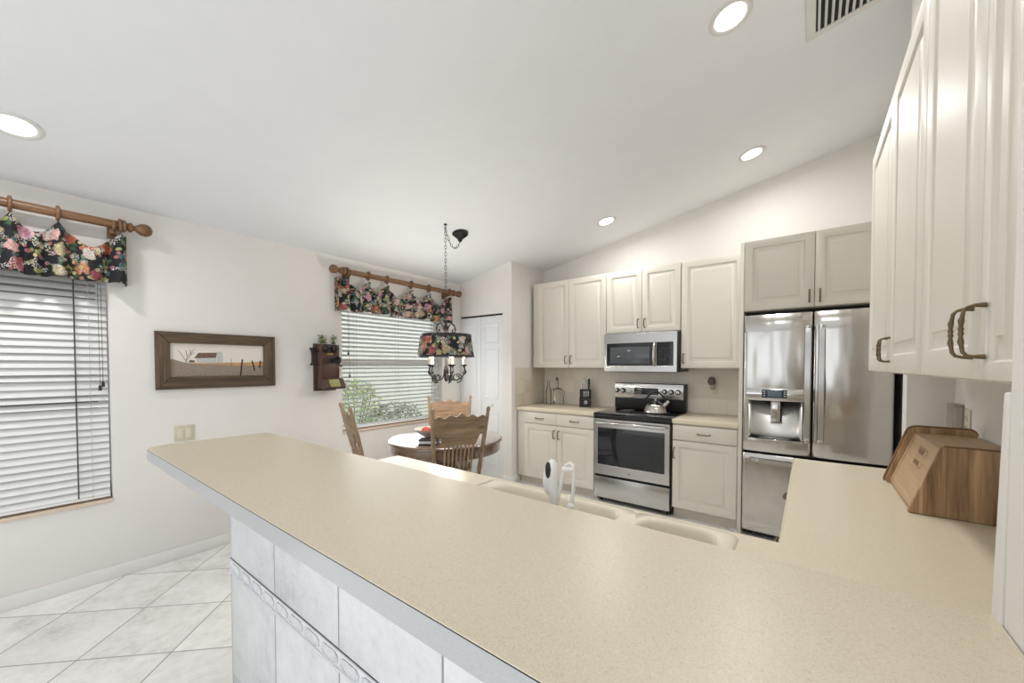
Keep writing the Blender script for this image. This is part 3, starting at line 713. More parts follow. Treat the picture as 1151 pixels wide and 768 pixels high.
bm = NB(); ball(bm, (-0.536, 0.8545, 1.128), 0.0088, 0.0045, 0.022, 16, 12); obj('button', bm, M['blackplastic'], hd, label='black oval button')
bm = NB(); tube(bm, [(-0.525, 0.872, 0.94), (-0.516, 0.868, 1.045), (-0.506, 0.868, 1.09), (-0.497, 0.868, 1.128), (-0.489, 0.868, 1.146), (-0.479, 0.868, 1.152), (-0.470, 0.868, 1.146), (-0.468, 0.868, 1.128), (-0.469, 0.868, 1.09), (-0.473, 0.868, 1.05), (-0.474, 0.868, 0.94)], 0.0048, 10); lv = obj('lever_loop', bm, M['white'], fa)
bm = NB(); tube(bm, [(-0.499, 0.868, 1.133), (-0.466, 0.868, 1.139)], 0.0075, 10); obj('lever_bar', bm, M['white'], lv)
bm = NB(); ball(bm, (-0.4735, 0.862, 1.042), 0.0105); lathe(bm, [(0.005, 0), (0.005, 0.003)], (-0.4735, 0.862, 1.031), 10); obj('lever_knob', bm, M['white'], lv)

# ------------------------------------------------------------------ range
st = thing('range', 'stainless steel electric range with black glass cooktop under the microwave', 'range', (-1.38, 4.0, 0))
bm = NB(); box(bm, -1.757, -0.997, 3.725, 4.29, 0.06, 0.897, 0.003)
for x in (-1.72, -1.035):
    for y in (3.78, 4.24): lathe(bm, [(0.018, 0), (0.018, 0.06)], (x, y, 0), 10)
obj('oven_case', bm, M['black'], st)
bm = NB(); box(bm, -1.761, -0.993, 3.680, 4.25, 0.8975, 0.917, 0.004, 3); ckt = obj('cooktop', bm, M['blackglass'], st)
bm = NB(); box(bm, -1.761, -0.993, 3.684, 3.724, 0.862, 0.897, 0.003); obj('vent_strip', bm, M['black'], ckt)
bm = NB()
for x, y, r in ((-1.56, 3.85, 0.1), (-1.19, 3.85, 0.075), (-1.56, 4.1, 0.075), (-1.22, 4.08, 0.1)):
    for q in (r, r * 0.62): tube(bm, [(x + q * math.cos(a), y + q * math.sin(a), 0.9169) for a in [2 * PI * k / 40 for k in range(40)]], 0.0007, 4, closed=True)
obj('burner_ring', bm, M['grey'], ckt)
# oven door: stainless frame around a smoked window
bm = NB(); cells(bm, [-1.755, -1.716, -1.052, -1.007], [0.292, 0.392, 0.772, 0.858], lambda i, j: not (i == 1 and j == 1), lambda x, z: (x, 3.724, z), lambda x, z: (x, 3.684, z))
od = obj('oven_door', bm, M['steel'], st, bevel=0.004)
bm = NB(); box(bm, -1.7155, -1.0525, 3.688, 3.712, 0.3925, 0.7715); obj('oven_window', bm, M['ovenglass'], od)
bm = NB(); tube(bm, [(-1.72, 3.684, 0.83), (-1.72, 3.655, 0.826), (-1.70, 3.638, 0.824), (-1.06, 3.638, 0.824), (-1.04, 3.655, 0.826), (-1.04, 3.684, 0.83)], 0.0135, 12); obj('door_handle', bm, M['handle'], od)
bm = NB(); lathe(bm, [(0.011, 0), (0.011, 0.002), (0.009, 0.003)], (-1.385, 3.684, 0.338), 20, Matrix.Rotation(PI / 2, 4, 'X') @ Matrix.Scale(1.6, 4, (1, 0, 0))); obj('badge', bm, M['grey'], od)
bm = NB(); box(bm, -1.755, -1.007, 3.686, 3.724, 0.055, 0.27, 0.004); dr = obj('storage_drawer', bm, M['steel'], st)
# backguard
bm = NB(); box(bm, -1.757, -0.997, 4.225, 4.295, 0.9175, 1.205, 0.006); bg = obj('backguard', bm, M['black'], st)
bm = NB(); box(bm, -1.752, -1.018, 4.21, 4.2245, 1.042, 1.2, 0.004); cp = obj('control_panel', bm, M['steel'], bg)
bm = NB(); box(bm, -1.528, -1.27, 4.2065, 4.2095, 1.085, 1.155, 0.001); dp = obj('clock_display', bm, M['darkslate'], cp)
bm = NB(); box(bm, -1.425, -1.365, 4.2055, 4.2065, 1.128, 1.142)
obj('clock_digits', bm, M['display'], dp)
bm = NB()
for r_ in range(3):
    for c_ in range(4):
        for s_ in (-1.515, -1.345): box(bm, s_ + c_ * 0.018, s_ + c_ * 0.018 + 0.011, 4.2058, 4.2065, 1.093 + r_ * 0.011, 1.099 + r_ * 0.011)
obj('button_marks', bm, M['grey'], dp)
for x in (-1.725, -1.655, -1.205, -1.137, -1.07):
    bm = NB(); Mx = Matrix.Rotation(PI / 2, 4, 'X')
    lathe(bm, [(0.027, 0), (0.027, 0.004), (0.022, 0.006)], (x, 4.2095, 1.122), 20, Mx, mi=1)
    lathe(bm, [(0.02, 0.004), (0.018, 0.024), (0.015, 0.027)], (x, 4.2095, 1.122), 20, Mx); box(bm, x - 0.003, x + 0.003, 4.178, 4.19, 1.107, 1.137, 0.001)
    obj('knob', bm, [M['handle'], M['black']], cp)
bm = NB(); lathe(bm, [(0.006, 0), (0.006, 0.004)], (-1.56, 4.2095, 1.118), 12, Matrix.Rotation(PI / 2, 4, 'X')); obj('indicator', bm, M['black'], cp)

# ------------------------------------------------------------------ microwave
mw = thing('microwave', 'stainless over-the-range microwave with dark window', 'microwave', (-1.378, 4.1, 1.335))
bm = NB(); box(bm, -1.757, -0.9965, 3.962, YB - 0.009, 1.338, 1.733, 0.003); obj('oven_case', bm, M['black'], mw)
ym = 3.925
bm = NB(); cells(bm, [-1.757, -1.728, -1.238, -1.207, -1.046, -1.012], [1.335, 1.398, 1.63, 1.733], lambda i, j: not (j == 1 and i in (1, 3)), lambda x, z: (x, 3.961, z), lambda x, z: (x, ym, z))
md = obj('front_frame', bm, M['steel'], mw, bevel=0.004)
bm = NB(); box(bm, -1.7275, -1.2385, ym + 0.004, 3.958, 1.3985, 1.6295); wd = obj('door_window', bm, M['ovenglass'], md)
bm = NB(); box(bm, -1.69, -1.275, ym + 0.003, ym + 0.0045, 1.418, 1.59, 0.0005); obj('window_mesh', bm, plain('window_mesh_screen', (86, 90, 94), 0.12), wd)
bm = NB(); box(bm, -1.2065, -1.0465, ym + 0.004, 3.958, 1.3985, 1.6295); kp = obj('keypad', bm, M['blackglass'], md)
bm = NB()
for r_ in range(7):
    for c_ in range(3): box(bm, -1.18 + c_ * 0.038, -1.157 + c_ * 0.038, ym + 0.0034, ym + 0.004, 1.415 + r_ * 0.024, 1.425 + r_ * 0.024)
obj('key_marks', bm, plain('faint_key_print', (52, 52, 52), 0.5), kp)
bm = NB(); tube(bm, [(-1.222, ym, 1.40), (-1.222, ym - 0.024, 1.412), (-1.222, ym - 0.034, 1.46), (-1.222, ym - 0.036, 1.515), (-1.222, ym - 0.034, 1.57), (-1.222, ym - 0.024, 1.618), (-1.222, ym, 1.63)], [0.012, 0.012, 0.013, 0.0135, 0.013, 0.012, 0.012], 12); obj('door_handle', bm, M['handle'], md)
bm = NB(); box(bm, -1.70, -1.06, 3.97, 4.27, 1.331, 1.3385); obj('bottom_vent', bm, M['black'], mw)

# ------------------------------------------------------------------ refrigerator
fr = thing('refrigerator', 'stainless steel French door refrigerator with water dispenser', 'refrigerator', (0.015, 3.9, 0))
bm = NB(); box(bm, -0.428, 0.46, 3.76, 4.285, 0.03, 1.80, 0.004)
for x in (-0.38, 0.41):
    for y in (3.8, 4.24): lathe(bm, [(0.02, 0), (0.02, 0.03)], (x, y, 0), 10)
obj('case', bm, plain('dark_grey_case', (58, 57, 56), 0.5, 0.3), fr)
FY = 3.668; BUL = 0.016
def front_y(x, x0, x1):
    u = (x - x0) / (x1 - x0); e = min(u, 1 - u) * (x1 - x0)
    r = 0.018; k = max(0.0, 1 - e / r)
    return FY - BUL * (1 - (2 * u - 1) ** 2) + 0.014 * (1 - math.sqrt(max(0.0, 1 - k * k)))
def fridge_door(x0, x1, z0, z1, hole=None):
    us = [x0 + 0.018 * (1 - math.cos(PI / 2 * k / 5)) for k in range(6)]; us = us[:6]
    inner = [x0 + 0.018 + (x1 - x0 - 0.036) * k / 14 for k in range(1, 14)]
    us = us + inner + [x1 - (u - x0) for u in us[::-1]]
    if hole:
        us = sorted([u for u in us if abs(u - hole[0]) > 0.008 and abs(u - hole[1]) > 0.008] + [hole[0], hole[1]])
    vs = [z0, z0 + 0.004] + [z0 + 0.004 + (z1 - z0 - 0.008) * k / 8 for k in range(1, 8)] + [z1 - 0.004, z1]
    if hole: vs = sorted([v for v in vs if abs(v - hole[2]) > 0.02 and abs(v - hole[3]) > 0.02] + [hole[2], hole[3]])
    bm = NB()
    kp = (lambda i, j: not (us[i] >= hole[0] - 1e-6 and us[i + 1] <= hole[1] + 1e-6 and vs[j] >= hole[2] - 1e-6 and vs[j + 1] <= hole[3] + 1e-6)) if hole else (lambda i, j: True)
    cells(bm, us, vs, kp, lambda x, z: (x, 3.755, z), lambda x, z: (x, front_y(x, x0, x1) + (0.003 if z in (vs[0], vs[-1]) else 0), z))
    return bm
HX = (-0.388, -0.040, 0.822, 1.122)
dl = obj('door', fridge_door(-0.428, 0.0145, 0.713, 1.802, HX), M['fridge'], fr)
dr_ = obj('door', fridge_door(0.0205, 0.46, 0.713, 1.802), M['fridge'], fr)
fz = obj('freezer_drawer', fridge_door(-0.428, 0.46, 0.06, 0.692), M['fridge'], fr)
bm = NB(); box(bm, -0.42, 0.452, 3.70, 3.758, 0.035, 0.057); obj('base_grille', bm, M['gasket'], fr)
# dispenser: concave recess, control band, paddle, tray
bm = NB(); n = 16; L = []
for k in range(n + 1):
    x = HX[0] + (HX[1] - HX[0]) * k / n; d = 0.07 * math.sin(PI * k / n) ** 0.6
    L.append([(x, front_y(x, -0.428, 0.0145) + 0.002 + d * 0.55, HX[2]), (x, front_y(x, -0.428, 0.0145) + 0.002 + d, HX[2] + 0.05), (x, front_y(x, -0.428, 0.0145) + 0.002 + d, HX[3])])
loops(bm, L, closed=False)
bm.faces.new([bm.verts.new((p[2][0], p[2][1], HX[3] - 0.001)) for p in L][::-1])
dc = obj('dispenser_recess', bm, M['recess'], dl, solid=0.001)
bm = NB(); L = []
for k in range(13):
    x = -0.402 + 0.376 * k / 12; y = FY - BUL - 0.014 - 0.012 * math.sin(PI * k / 12)
    L.append([(x, FY + 0.02, 1.125), (x, y + 0.003, 1.125), (x, y, 1.129), (x, y, 1.214), (x, y + 0.004, 1.219), (x, FY + 0.02, 1.219)])
loops(bm, L, True, True); obj('control_band', bm, M['steel2'], dl, smooth=50)
bm = NB(); box(bm, -0.297, -0.134, FY - BUL - 0.0285, FY - BUL - 0.02, 1.148, 1.21, 0.003); cs = obj('control_screen', bm, M['display'], dl)
bm = NB(); box(bm, -0.258, -0.168, FY - BUL - 0.0293, FY - BUL - 0.0283, 1.155, 1.204, 0.0004); obj('screen_glass', bm, plain('slate_blue_screen', (92, 106, 118), 0.1), cs)
bm = NB()
for x in (-0.288, -0.155):
    for z in (1.163, 1.18, 1.196): box(bm, x, x + 0.014, FY - BUL - 0.0293, FY - BUL - 0.0283, z - 0.002, z + 0.002)
obj('key_marks', bm, M['white'], cs)
bm = NB(); box(bm, -0.243, -0.176, 3.69, 3.72, 0.955, 1.122, 0.01); obj('paddle', bm, M['steel2'], dl)
bm = NB(); box(bm, -0.1755, -0.169, 3.695, 3.725, 0.955, 1.122, 0.002); obj('paddle_side', bm, M['gasket'], dl)
bm = NB(); poly = [(-0.395, FY + 0.02)] + [(-0.395 + 0.362 * k / 12, FY - BUL - 0.004 - 0.03 * math.sin(PI * k / 12)) for k in range(13)] + [(-0.033, FY + 0.02)]
prism(bm, poly, lambda x, y: (x, y, 0.80), lambda x, y: (x, y, 0.822)); obj('drip_tray', bm, M['steel2'], dl, bevel=0.004)
for x, dd, s in ((-0.012, dl, -1), (0.068, dr_, 1)):
    bm = NB(); L = []; zz = [0.815, 0.83, 0.86, 0.95, 1.05, 1.15, 1.256, 1.36, 1.46, 1.56, 1.65, 1.685, 1.70]
    for z in zz:
        u = (z - 0.815) / 0.885; bow = 0.03 + 0.022 * math.sin(PI * u); e = min(1, min(u, 1 - u) / 0.02)
        y = FY - bow * (0.4 + 0.6 * e); L.append([(x - 0.02, y + 0.012, z), (x - 0.016, y, z), (x + 0.016, y, z), (x + 0.02, y + 0.012, z), (x + 0.012, y + 0.016, z), (x - 0.012, y + 0.016, z)])
    loops(bm, L, True, True)
    for z in (0.83, 1.685): box(bm, x - 0.014, x + 0.014, FY - 0.03, FY + 0.02, z - 0.014, z + 0.014, 0.003)
    obj('handle', bm, M['handle'], dd)
bm = NB(); L = []
for k in range(21):
    u = k / 20; x = -0.375 + 0.785 * u; e = min(1, min(u, 1 - u) / 0.04); y = FY - BUL * (1 - (2 * (x + 0.428) / 0.888 - 1) ** 2) - (0.02 + 0.025 * math.sin(PI * u)) * (0.3 + 0.7 * e)
    L.append([(x, y + 0.012, 0.629), (x, y, 0.633), (x, y, 0.659), (x, y + 0.012, 0.663), (x, y + 0.018, 0.655), (x, y + 0.018, 0.637)])
loops(bm, L, True, True)
for x in (-0.35, 0.385): box(bm, x - 0.015, x + 0.015, FY - 0.03, FY + 0.02, 0.636, 0.656, 0.003)
obj('handle', bm, M['handle'], fz)
# ------------------------------------------------------------------ round dining table
TX, TY = -2.585, 2.405
tb = thing('dining_table', 'round glossy oak pedestal table between window and closet', 'table', (TX, TY, 0))
bm = NB(); lathe(bm, [(0.46, 0.727), (0.495, 0.728), (0.503, 0.735), (0.503, 0.747), (0.497, 0.754), (0.488, 0.756)], n=64); obj('tabletop', bm, M['tableoak'], tb, local=True)
bm = NB(); lathe(bm, [(0.455, 0.645), (0.478, 0.648), (0.484, 0.66), (0.484, 0.7268)], n=64); obj('apron', bm, M['tableoak'], tb, local=True)
bm = NB(); lathe(bm, [(0.06, 0.10), (0.13, 0.12), (0.145, 0.17), (0.11, 0.22), (0.075, 0.28), (0.085, 0.34), (0.125, 0.42), (0.13, 0.48), (0.09, 0.55), (0.07, 0.6), (0.12, 0.63), (0.18, 0.6445)], n=32); pd = obj('pedestal', bm, M['tableoak'], tb, local=True)
for k in range(4):
    a = PI / 4 + k * PI / 2; c, s = math.cos(a), math.sin(a); bm = NB()
    P = [(0.09, 0.17), (0.18, 0.16), (0.27, 0.10), (0.34, 0.05), (0.38, 0.035)]
    tube(bm, [(r * c, r * s, z) for r, z in P], [0.05, 0.045, 0.037, 0.032, 0.034], 10); obj('foot', bm, M['tableoak'], tb, local=True)

# ------------------------------------------------------------------ pressed-back oak chairs
def chair(label, mid, face, first=None):
    fx, fy = face; l = math.hypot(fx, fy); fx /= l; fy /= l
    x, y = mid[0] + 0.34 * fx, mid[1] + 0.34 * fy; rz = math.atan2(-fx, fy)
    if first is not None:
        c = copy_tree(first); c.location = (x, y, 0); c.rotation_euler = (0, 0, rz); c['label'] = label; return c
    t = thing('dining_chair', label, 'chair', (x, y, 0), rz, 'pressed-back oak chairs around the table')
    yb = lambda z: -0.185 - max(0, z - 0.45) * 0.244
    bm = NB(); L = []
    for z, w, d, r in ((0.425, 0.40, 0.39, 0.05), (0.43, 0.425, 0.415, 0.06), (0.448, 0.43, 0.42, 0.06), (0.456, 0.415, 0.405, 0.055), (0.452, 0.30, 0.29, 0.05)):
        L.append([(px * (1 + 0.09 * py / 0.2), py, z) for px, py in rrect(0, 0, w, d, r, 6)])
    loops(bm, L, True, True); obj('seat', bm, M['oak'], t, local=True)
    for s in (-1, 1):
        bm = NB(); zz = [0.45, 0.47, 0.49, 0.52, 0.6, 0.68, 0.70, 0.72, 0.86, 1.0, 1.03, 1.04, 1.055, 1.07, 1.082, 1.087]
        rr = [.016, .018, .014, .016, .019, .016, .012, .016, .0165, .015, .0145, .011, .015, .0165, .012, .004]
        P = [(s * (0.172 + (z - 0.45) * 0.07), yb(z), z) for z in zz]
        tube(bm, P, rr, 12); obj('back_post', bm, M['oak'], t, local=True)
        bm = NB(); tube(bm, [(s * 0.165, -0.165, 0.43), (s * 0.175, -0.19, 0.25), (s * 0.187, -0.235, 0.0)], [0.02, 0.019, 0.014], 12); obj('leg', bm, M['oak'], t, local=True)
        bm = NB(); zz = [0.43, 0.40, 0.37, 0.35, 0.30, 0.24, 0.17, 0.14, 0.12, 0.05, 0.0]; rr = [.017, .019, .014, .019, .024, .022, .016, .019, .015, .017, .012]
        tube(bm, [(s * (0.165 + (0.43 - z) * 0.07), 0.155 + (0.43 - z) * 0.05, z) for z in zz], rr, 12); obj('leg', bm, M['oak'], t, local=True)
        bm = NB(); tube(bm, [(s * 0.187, 0.167, 0.16), (s * 0.186, -0.02, 0.16), (s * 0.18, -0.205, 0.16)], [0.009, 0.013, 0.009], 10); obj('stretcher', bm, M['oak'], t, local=True)
    for y, z in ((0.165, 0.2), (0.17, 0.12), (-0.205, 0.2)):
        bm = NB(); tube(bm, [(-0.182, y, z), (0, y, z), (0.182, y, z)], [0.009, 0.013, 0.009], 10); obj('stretcher', bm, M['oak'], t, local=True)
    # wide pressed crest panel with a scalloped top and a narrower tongue below
    def top(u): return 1.005 + 0.022 * math.cos(u * PI * 0.5) + 0.013 * math.cos(u * PI * 5) * (0.5 + 0.5 * abs(u)) + (0.012 if abs(u) < 0.12 else 0) * math.cos(u / 0.12 * PI / 2)
    def bot(u):
        a = abs(u); k = min(1, max(0, (a - 0.62) / 0.16)); k = k * k * (3 - 2 * k); return 0.795 + 0.075 * k + 0.006 * math.cos(a * 6)
    bm = NB(); n = 44; F = []; B = []
    for i in range(n + 1):
        u = -1 + 2 * i / n; colf = []; colb = []
        for j in range(7):
            z = bot(u) + (top(u) - bot(u)) * j / 6; x = u * (0.176 + (z - 0.45) * 0.066); y = yb(z) - 0.022 * (1 - u * u)
            colf.append(bm.verts.new((x, y + 0.009, z))); colb.append(bm.verts.new((x, y - 0.009, z)))
        F.append(colf); B.append(colb)
    for i in range(n):
        for j in range(6):
            bm.faces.new((F[i][j], F[i + 1][j], F[i + 1][j + 1], F[i][j + 1])); bm.faces.new((B[i][j], B[i][j + 1], B[i + 1][j + 1], B[i + 1][j]))
        bm.faces.new((F[i][6], F[i + 1][6], B[i + 1][6], B[i][6])); bm.faces.new((F[i][0], B[i][0], B[i + 1][0], F[i + 1][0]))
    for i in (0, n):
        for j in range(6): bm.faces.new((F[i][j], F[i][j + 1], B[i][j + 1], B[i][j]))
    obj('crest_panel', bm, M['oakx'], t, local=True)
    for k in range(8):
        x = -0.112 + 0.224 * k / 7; bm = NB(); zz = [0.453, 0.50, 0.56, 0.62, 0.68, 0.74, 0.805]; rr = [.006, .0085, .0095, .0065, .0095, .0085, .006]
        tube(bm, [(x * (0.9 + (z - 0.45) * 0.28), yb(z) - 0.018 * (z - 0.45) / 0.35, z) for z in zz], rr, 8); obj('spindle', bm, M['oak'], t, local=True)
    return t
ch = chair('oak dining chair with its spindled back to the viewer, nearest the bar', (-2.06, 2.068), (-0.87, 0.49))
c2 = chair('reddish oak dining chair on the far side of the table by the closet', (-3.012, 2.852), (0.69, -0.72), ch)
c3 = chair('oak dining chair seen edge-on, standing by the left wall below the wall telephone', (-2.95, 1.65), (0.34, 0.94), ch)
for o in c2.children:
    if o.name.startswith('crest_panel'): o.data = o.data.copy(); o.data.materials[0] = M['oakred']

# bowl of fruit and a black book on the table
bo = thing('bowl', 'pale footed fruit bowl on the round table', 'bowl', (-2.57, 2.22, 0.7565))
bm = NB(); lathe(bm, [(0.055, 0), (0.058, 0.006), (0.04, 0.014), (0.045, 0.024), (0.10, 0.06), (0.14, 0.098), (0.144, 0.104), (0.137, 0.102), (0.095, 0.066), (0.04, 0.034), (0.001, 0.03)], n=40, cap1=True); obj('bowl_body', bm, M['bowl'], bo, local=True)
for i, (dx, dy, dz, lb) in enumerate(((-0.035, -0.03, 0.079, 'red apple at the left side of the pale bowl'), (0.045, 0.035, 0.079, 'red apple at the back of the pale bowl, mostly behind the chair'))):
    t = thing('apple', lb, 'apple', (-2.57 + dx, 2.22 + dy, 0.7565 + dz), 0, 'apples in the bowl')
    bm = NB(); lathe(bm, [(0.006, -0.033), (0.022, -0.037), (0.036, -0.022), (0.041, 0.002), (0.036, 0.024), (0.022, 0.036), (0.010, 0.034), (0.002, 0.027)], n=20); obj('flesh', bm, M['apple'], t, local=True)
    bm = NB(); tube(bm, [(0, 0, 0.026), (0.002, 0, 0.036), (0.005, 0, 0.044)], 0.0018, 6); obj('stem', bm, M['woodshade'], t, local=True)
bk = thing('book', 'thick book with black covers lying on the table below the bowl', 'book', (-2.46, 2.10, 0.7565), 0.65)
bm = NB(); box(bm, -0.075, 0.075, -0.055, 0.055, 0.0, 0.012, 0.002); box(bm, -0.075, 0.075, -0.055, 0.055, 0.034, 0.046, 0.002); box(bm, 0.07, 0.075, -0.055, 0.055, 0.012, 0.034); obj('cover', bm, M['blackplastic'], bk, local=True)
bm = NB(); box(bm, -0.07, 0.0695, -0.05, 0.05, 0.0125, 0.0335); obj('pages', bm, M['paper'], bk, local=True)

# ------------------------------------------------------------------ chandelier
CX, CY = TX, TY
cl = thing('chandelier', 'wrought iron chandelier with floral drum shade hanging over the round table', 'chandelier', (CX, CY, 1.25))
zt = zc(CX) - 0.001
bm = NB(); lathe(bm, [(0.016, 0), (0.016, -0.004), (0.006, -0.01), (0.004, -0.022)], (CX, CY, zt), 14); tube(bm, [(CX + 0.011 * math.cos(a), CY, zt - 0.032 + 0.011 * math.sin(a)) for a in [PI / 2 + k * 2 * PI / 14 for k in range(13)]], 0.003, 6); obj('ceiling_hook', bm, M['iron'], cl)
def chain(bm, P, link=0.030):
    d = 0.0; k = 0
    for a, b in zip(P[:-1], P[1:]):
        a = Vector(a); b = Vector(b); t = (b - a).normalized(); n_ = max(1, round((b - a).length / link)); st_ = (b - a) / n_
        u = t.orthogonal().normalized(); w = t.cross(u)
        for i in range(n_):
            c = a + st_ * (i + 0.5); s = u if k % 2 else w; k += 1; h = st_.length * 0.64
            tube(bm, [c + t * (h * math.cos(q)) + s * (0.0085 * math.sin(q)) for q in [2 * PI * j / 12 for j in range(12)]], 0.0021, 5, closed=True)
bm = NB(); chain(bm, [(CX, CY, zt - 0.035), (CX, CY, 1.80)]); obj('chain', bm, M['iron'], cl)
px_, py_ = -2.628, 2.63; zp = zc(px_)
bm = NB(); lathe(bm, [(0.074, 0.012), (0.076, -0.008), (0.070, -0.016), (0.05, -0.03), (0.030, -0.05), (0.018, -0.075), (0.010, -0.085)], (px_, py_, zp), 26)
for k in range(26): a = 2 * PI * k / 26; tube(bm, [(px_ + 0.072 * math.cos(a), py_ + 0.072 * math.sin(a), zp - 0.014), (px_ + 0.034 * math.cos(a), py_ + 0.034 * math.sin(a), zp - 0.045)], 0.0042, 6)
obj('canopy', bm, M['iron'], cl)
bm = NB(); a = Vector((px_, py_, zp - 0.085)); b = Vector((CX, CY, zt - 0.045)); n = 9
chain(bm, [a + (b - a) * (k / n) + Vector((0, 0, -0.42 * (k / n) * (1 - k / n))) for k in range(n + 1)]); obj('swag_chain', bm, M['iron'], cl)
# crown of scrolls, stem, shade
bm = NB(); lathe(bm, [(0.012, 1.80), (0.016, 1.785), (0.010, 1.77), (0.02, 1.74), (0.026, 1.71), (0.014, 1.69), (0.012, 1.66), (0.009, 1.60), (0.009, 1.40), (0.02, 1.37), (0.024, 1.34), (0.014, 1.31), (0.018, 1.28), (0.006, 1.255)][::-1], (CX, CY, 0), 16); obj('stem', bm, M['iron'], cl)
for k in range(6):
    a = 2 * PI * k / 6 + 0.3; c, s = math.cos(a), math.sin(a); bm = NB()
    P = [(0.012, 1.685), (0.03, 1.75), (0.055, 1.775), (0.083, 1.755), (0.097, 1.715), (0.085, 1.69), (0.066, 1.695), (0.064, 1.715), (0.076, 1.72)]
    tube(bm, [(CX + r * c, CY + r * s, z) for r, z in P], [.0065, .0065, .0065, .0065, .0065, .006, .0055, .005, .004], 7); obj('crown_scroll', bm, M['iron'], cl)
bm = NB(); uvl = bm.loops.layers.uv.new('UVMap'); n = 64; V = []
for k in range(n + 1):
    a = 2 * PI * k / n; V.append([(bm.verts.new((CX + r * math.cos(a), CY + r * math.sin(a), z)), (a * 0.24 * 0.85 + 0.35, z * 0.85)) for r, z in ((0.252, 1.478), (0.244, 1.52), (0.236, 1.57), (0.230, 1.62), (0.2255, 1.668))])
for A, B in zip(V[:-1], V[1:]):
    for j in range(4):
        q = (A[j], B[j], B[j + 1], A[j + 1]); f = bm.faces.new([p[0] for p in q])
        for lp, p in zip(f.loops, q): lp[uvl].uv = p[1]
bmesh.ops.remove_doubles(bm, verts=bm.verts, dist=1e-5)
sh = obj('shade', bm, M['floralshade'], cl, solid=0.002)
for r0, r1, z0, z1 in ((0.2545, 0.2515, 1.472, 1.49), (0.2295, 0.2265, 1.652, 1.676)):
    bm = NB(); loops(bm, [[(CX + r * math.cos(2 * PI * i / 64), CY + r * math.sin(2 * PI * i / 64), z) for i in range(64)] for r, z in ((r0, z0), (r1, z1), (r1 - 0.005, z1), (r0 - 0.005, z0), (r0, z0))]); obj('trim_band', bm, M['black'], sh)
bm = NB()
for k in range(3): a = 2 * PI * k / 3 + 0.5; tube(bm, [(CX, CY, 1.66), (CX + 0.226 * math.cos(a), CY + 0.226 * math.sin(a), 1.665)], 0.003, 6)
obj('spider', bm, M['iron'], sh)
def arm_parts(a0):
    c, s = math.cos(a0), math.sin(a0); X = lambda r, z: (CX + r * c, CY + r * s, z); bm = NB()
    P = [(0.015, 1.345), (0.03, 1.30), (0.06, 1.272), (0.095, 1.268), (0.13, 1.288), (0.158, 1.318), (0.168, 1.345), (0.165, 1.375), (0.16, 1.388)]
    tube(bm, [X(r, z) for r, z in P], 0.0065, 8)
    sp = [(0.095 + 0.056 * math.exp(-0.12 * q) * math.cos(-PI / 2 + q), 1.292 + 0.046 * math.exp(-0.12 * q) * math.sin(-PI / 2 + q)) for q in [k * 0.45 for k in range(22)]]
    tube(bm, [X(r, z) for r, z in sp], 0.0058, 7)
    sp = [(0.158 + 0.026 * math.exp(-0.2 * q) * math.cos(PI / 2 - q), 1.338 + 0.026 * math.exp(-0.2 * q) * math.sin(PI / 2 - q)) for q in [k * 0.45 for k in range(18)]]
    tube(bm, [X(r, z) for r, z in sp], 0.005, 7)
    ar = obj('arm', bm, M['iron'], cl)
    bm = NB(); lathe(bm, [(0.008, 0), (0.014, 0.008), (0.024, 0.014), (0.027, 0.022), (0.020, 0.02)], X(0.16, 1.386), 16); obj('drip_cup', bm, M['iron'], ar)
    bm = NB(); lathe(bm, [(0.0115, 0), (0.0115, 0.062), (0.008, 0.064)], X(0.16, 1.405), 14); obj('candle_sleeve', bm, M['cream'], ar)
    bm = NB(); lathe(bm, [(0.007, 0), (0.013, 0.014), (0.015, 0.026), (0.010, 0.044), (0.002, 0.062)], X(0.16, 1.468), 14); obj('candle_bulb', bm, M['bulb'], ar)
for k in range(5): arm_parts(2 * PI * k / 5 + 0.75)
l = bpy.data.lights.new('chandelier_glow', 'POINT'); l.energy = 28; l.specular_factor = 0.15; l.shadow_soft_size = 0.12; l.color = (1.0, 0.95, 0.88)
o = bpy.data.objects.new('chandelier_glow', l); C.objects.link(o); o.parent = cl; o.location = (0, 0, 0.30)

# ------------------------------------------------------------------ framed picture
pc = thing('framed_picture', 'farm landscape in a wide dark rustic wood frame between the two left-wall windows', 'picture', (XA, 1.015, 1.435))
y0, y1, z0, z1 = 0.636, 1.394, 1.229, 1.640; iy0, iy1, iz0, iz1 = 0.715, 1.308, 1.318, 1.560
for nm, q, mt in (('frame_rail', [(y0, z1), (y1, z1), (iy1, iz1), (iy0, iz1)], 'frame'), ('frame_rail', [(y0, z0), (y1, z0), (iy1, iz0), (iy0, iz0)], 'frame'),
                  ('frame_stile', [(y0, z0), (y0, z1), (iy0, iz1), (iy0, iz0)], 'framev'), ('frame_stile', [(y1, z0), (y1, z1), (iy1, iz1), (iy1, iz0)], 'framev')):
    bm = NB(); cy = sum(p[0] for p in q) / 4; cz = sum(p[1] for p in q) / 4; S1 = lambda k: [(cy + (y - cy) * k, cz + (z - cz) * k) for y, z in q]
    loops(bm, [[(x, y, z) for y, z in S1(k)] for k, x in ((0.999, XA + 0.001), (0.999, XA + 0.024), (0.985, XA + 0.028))], True, True); obj(nm, bm, M[mt], pc)
AM = [plain('art_sky', (222, 215, 206), 0.8, var=0.02), plain('art_grass', (142, 128, 116), 0.8, var=0.5, scale=220), plain('art_far_field', (192, 146, 96), 0.8, var=0.2, scale=60), plain('art_barn_wall', (188, 188, 186), 0.8, var=0.06, scale=60), plain('art_barn_roof', (112, 90, 78), 0.8, var=0.2, scale=80), plain('art_dark_post', (58, 44, 40), 0.8)]
bm = NB(); xa = XA + 0.012
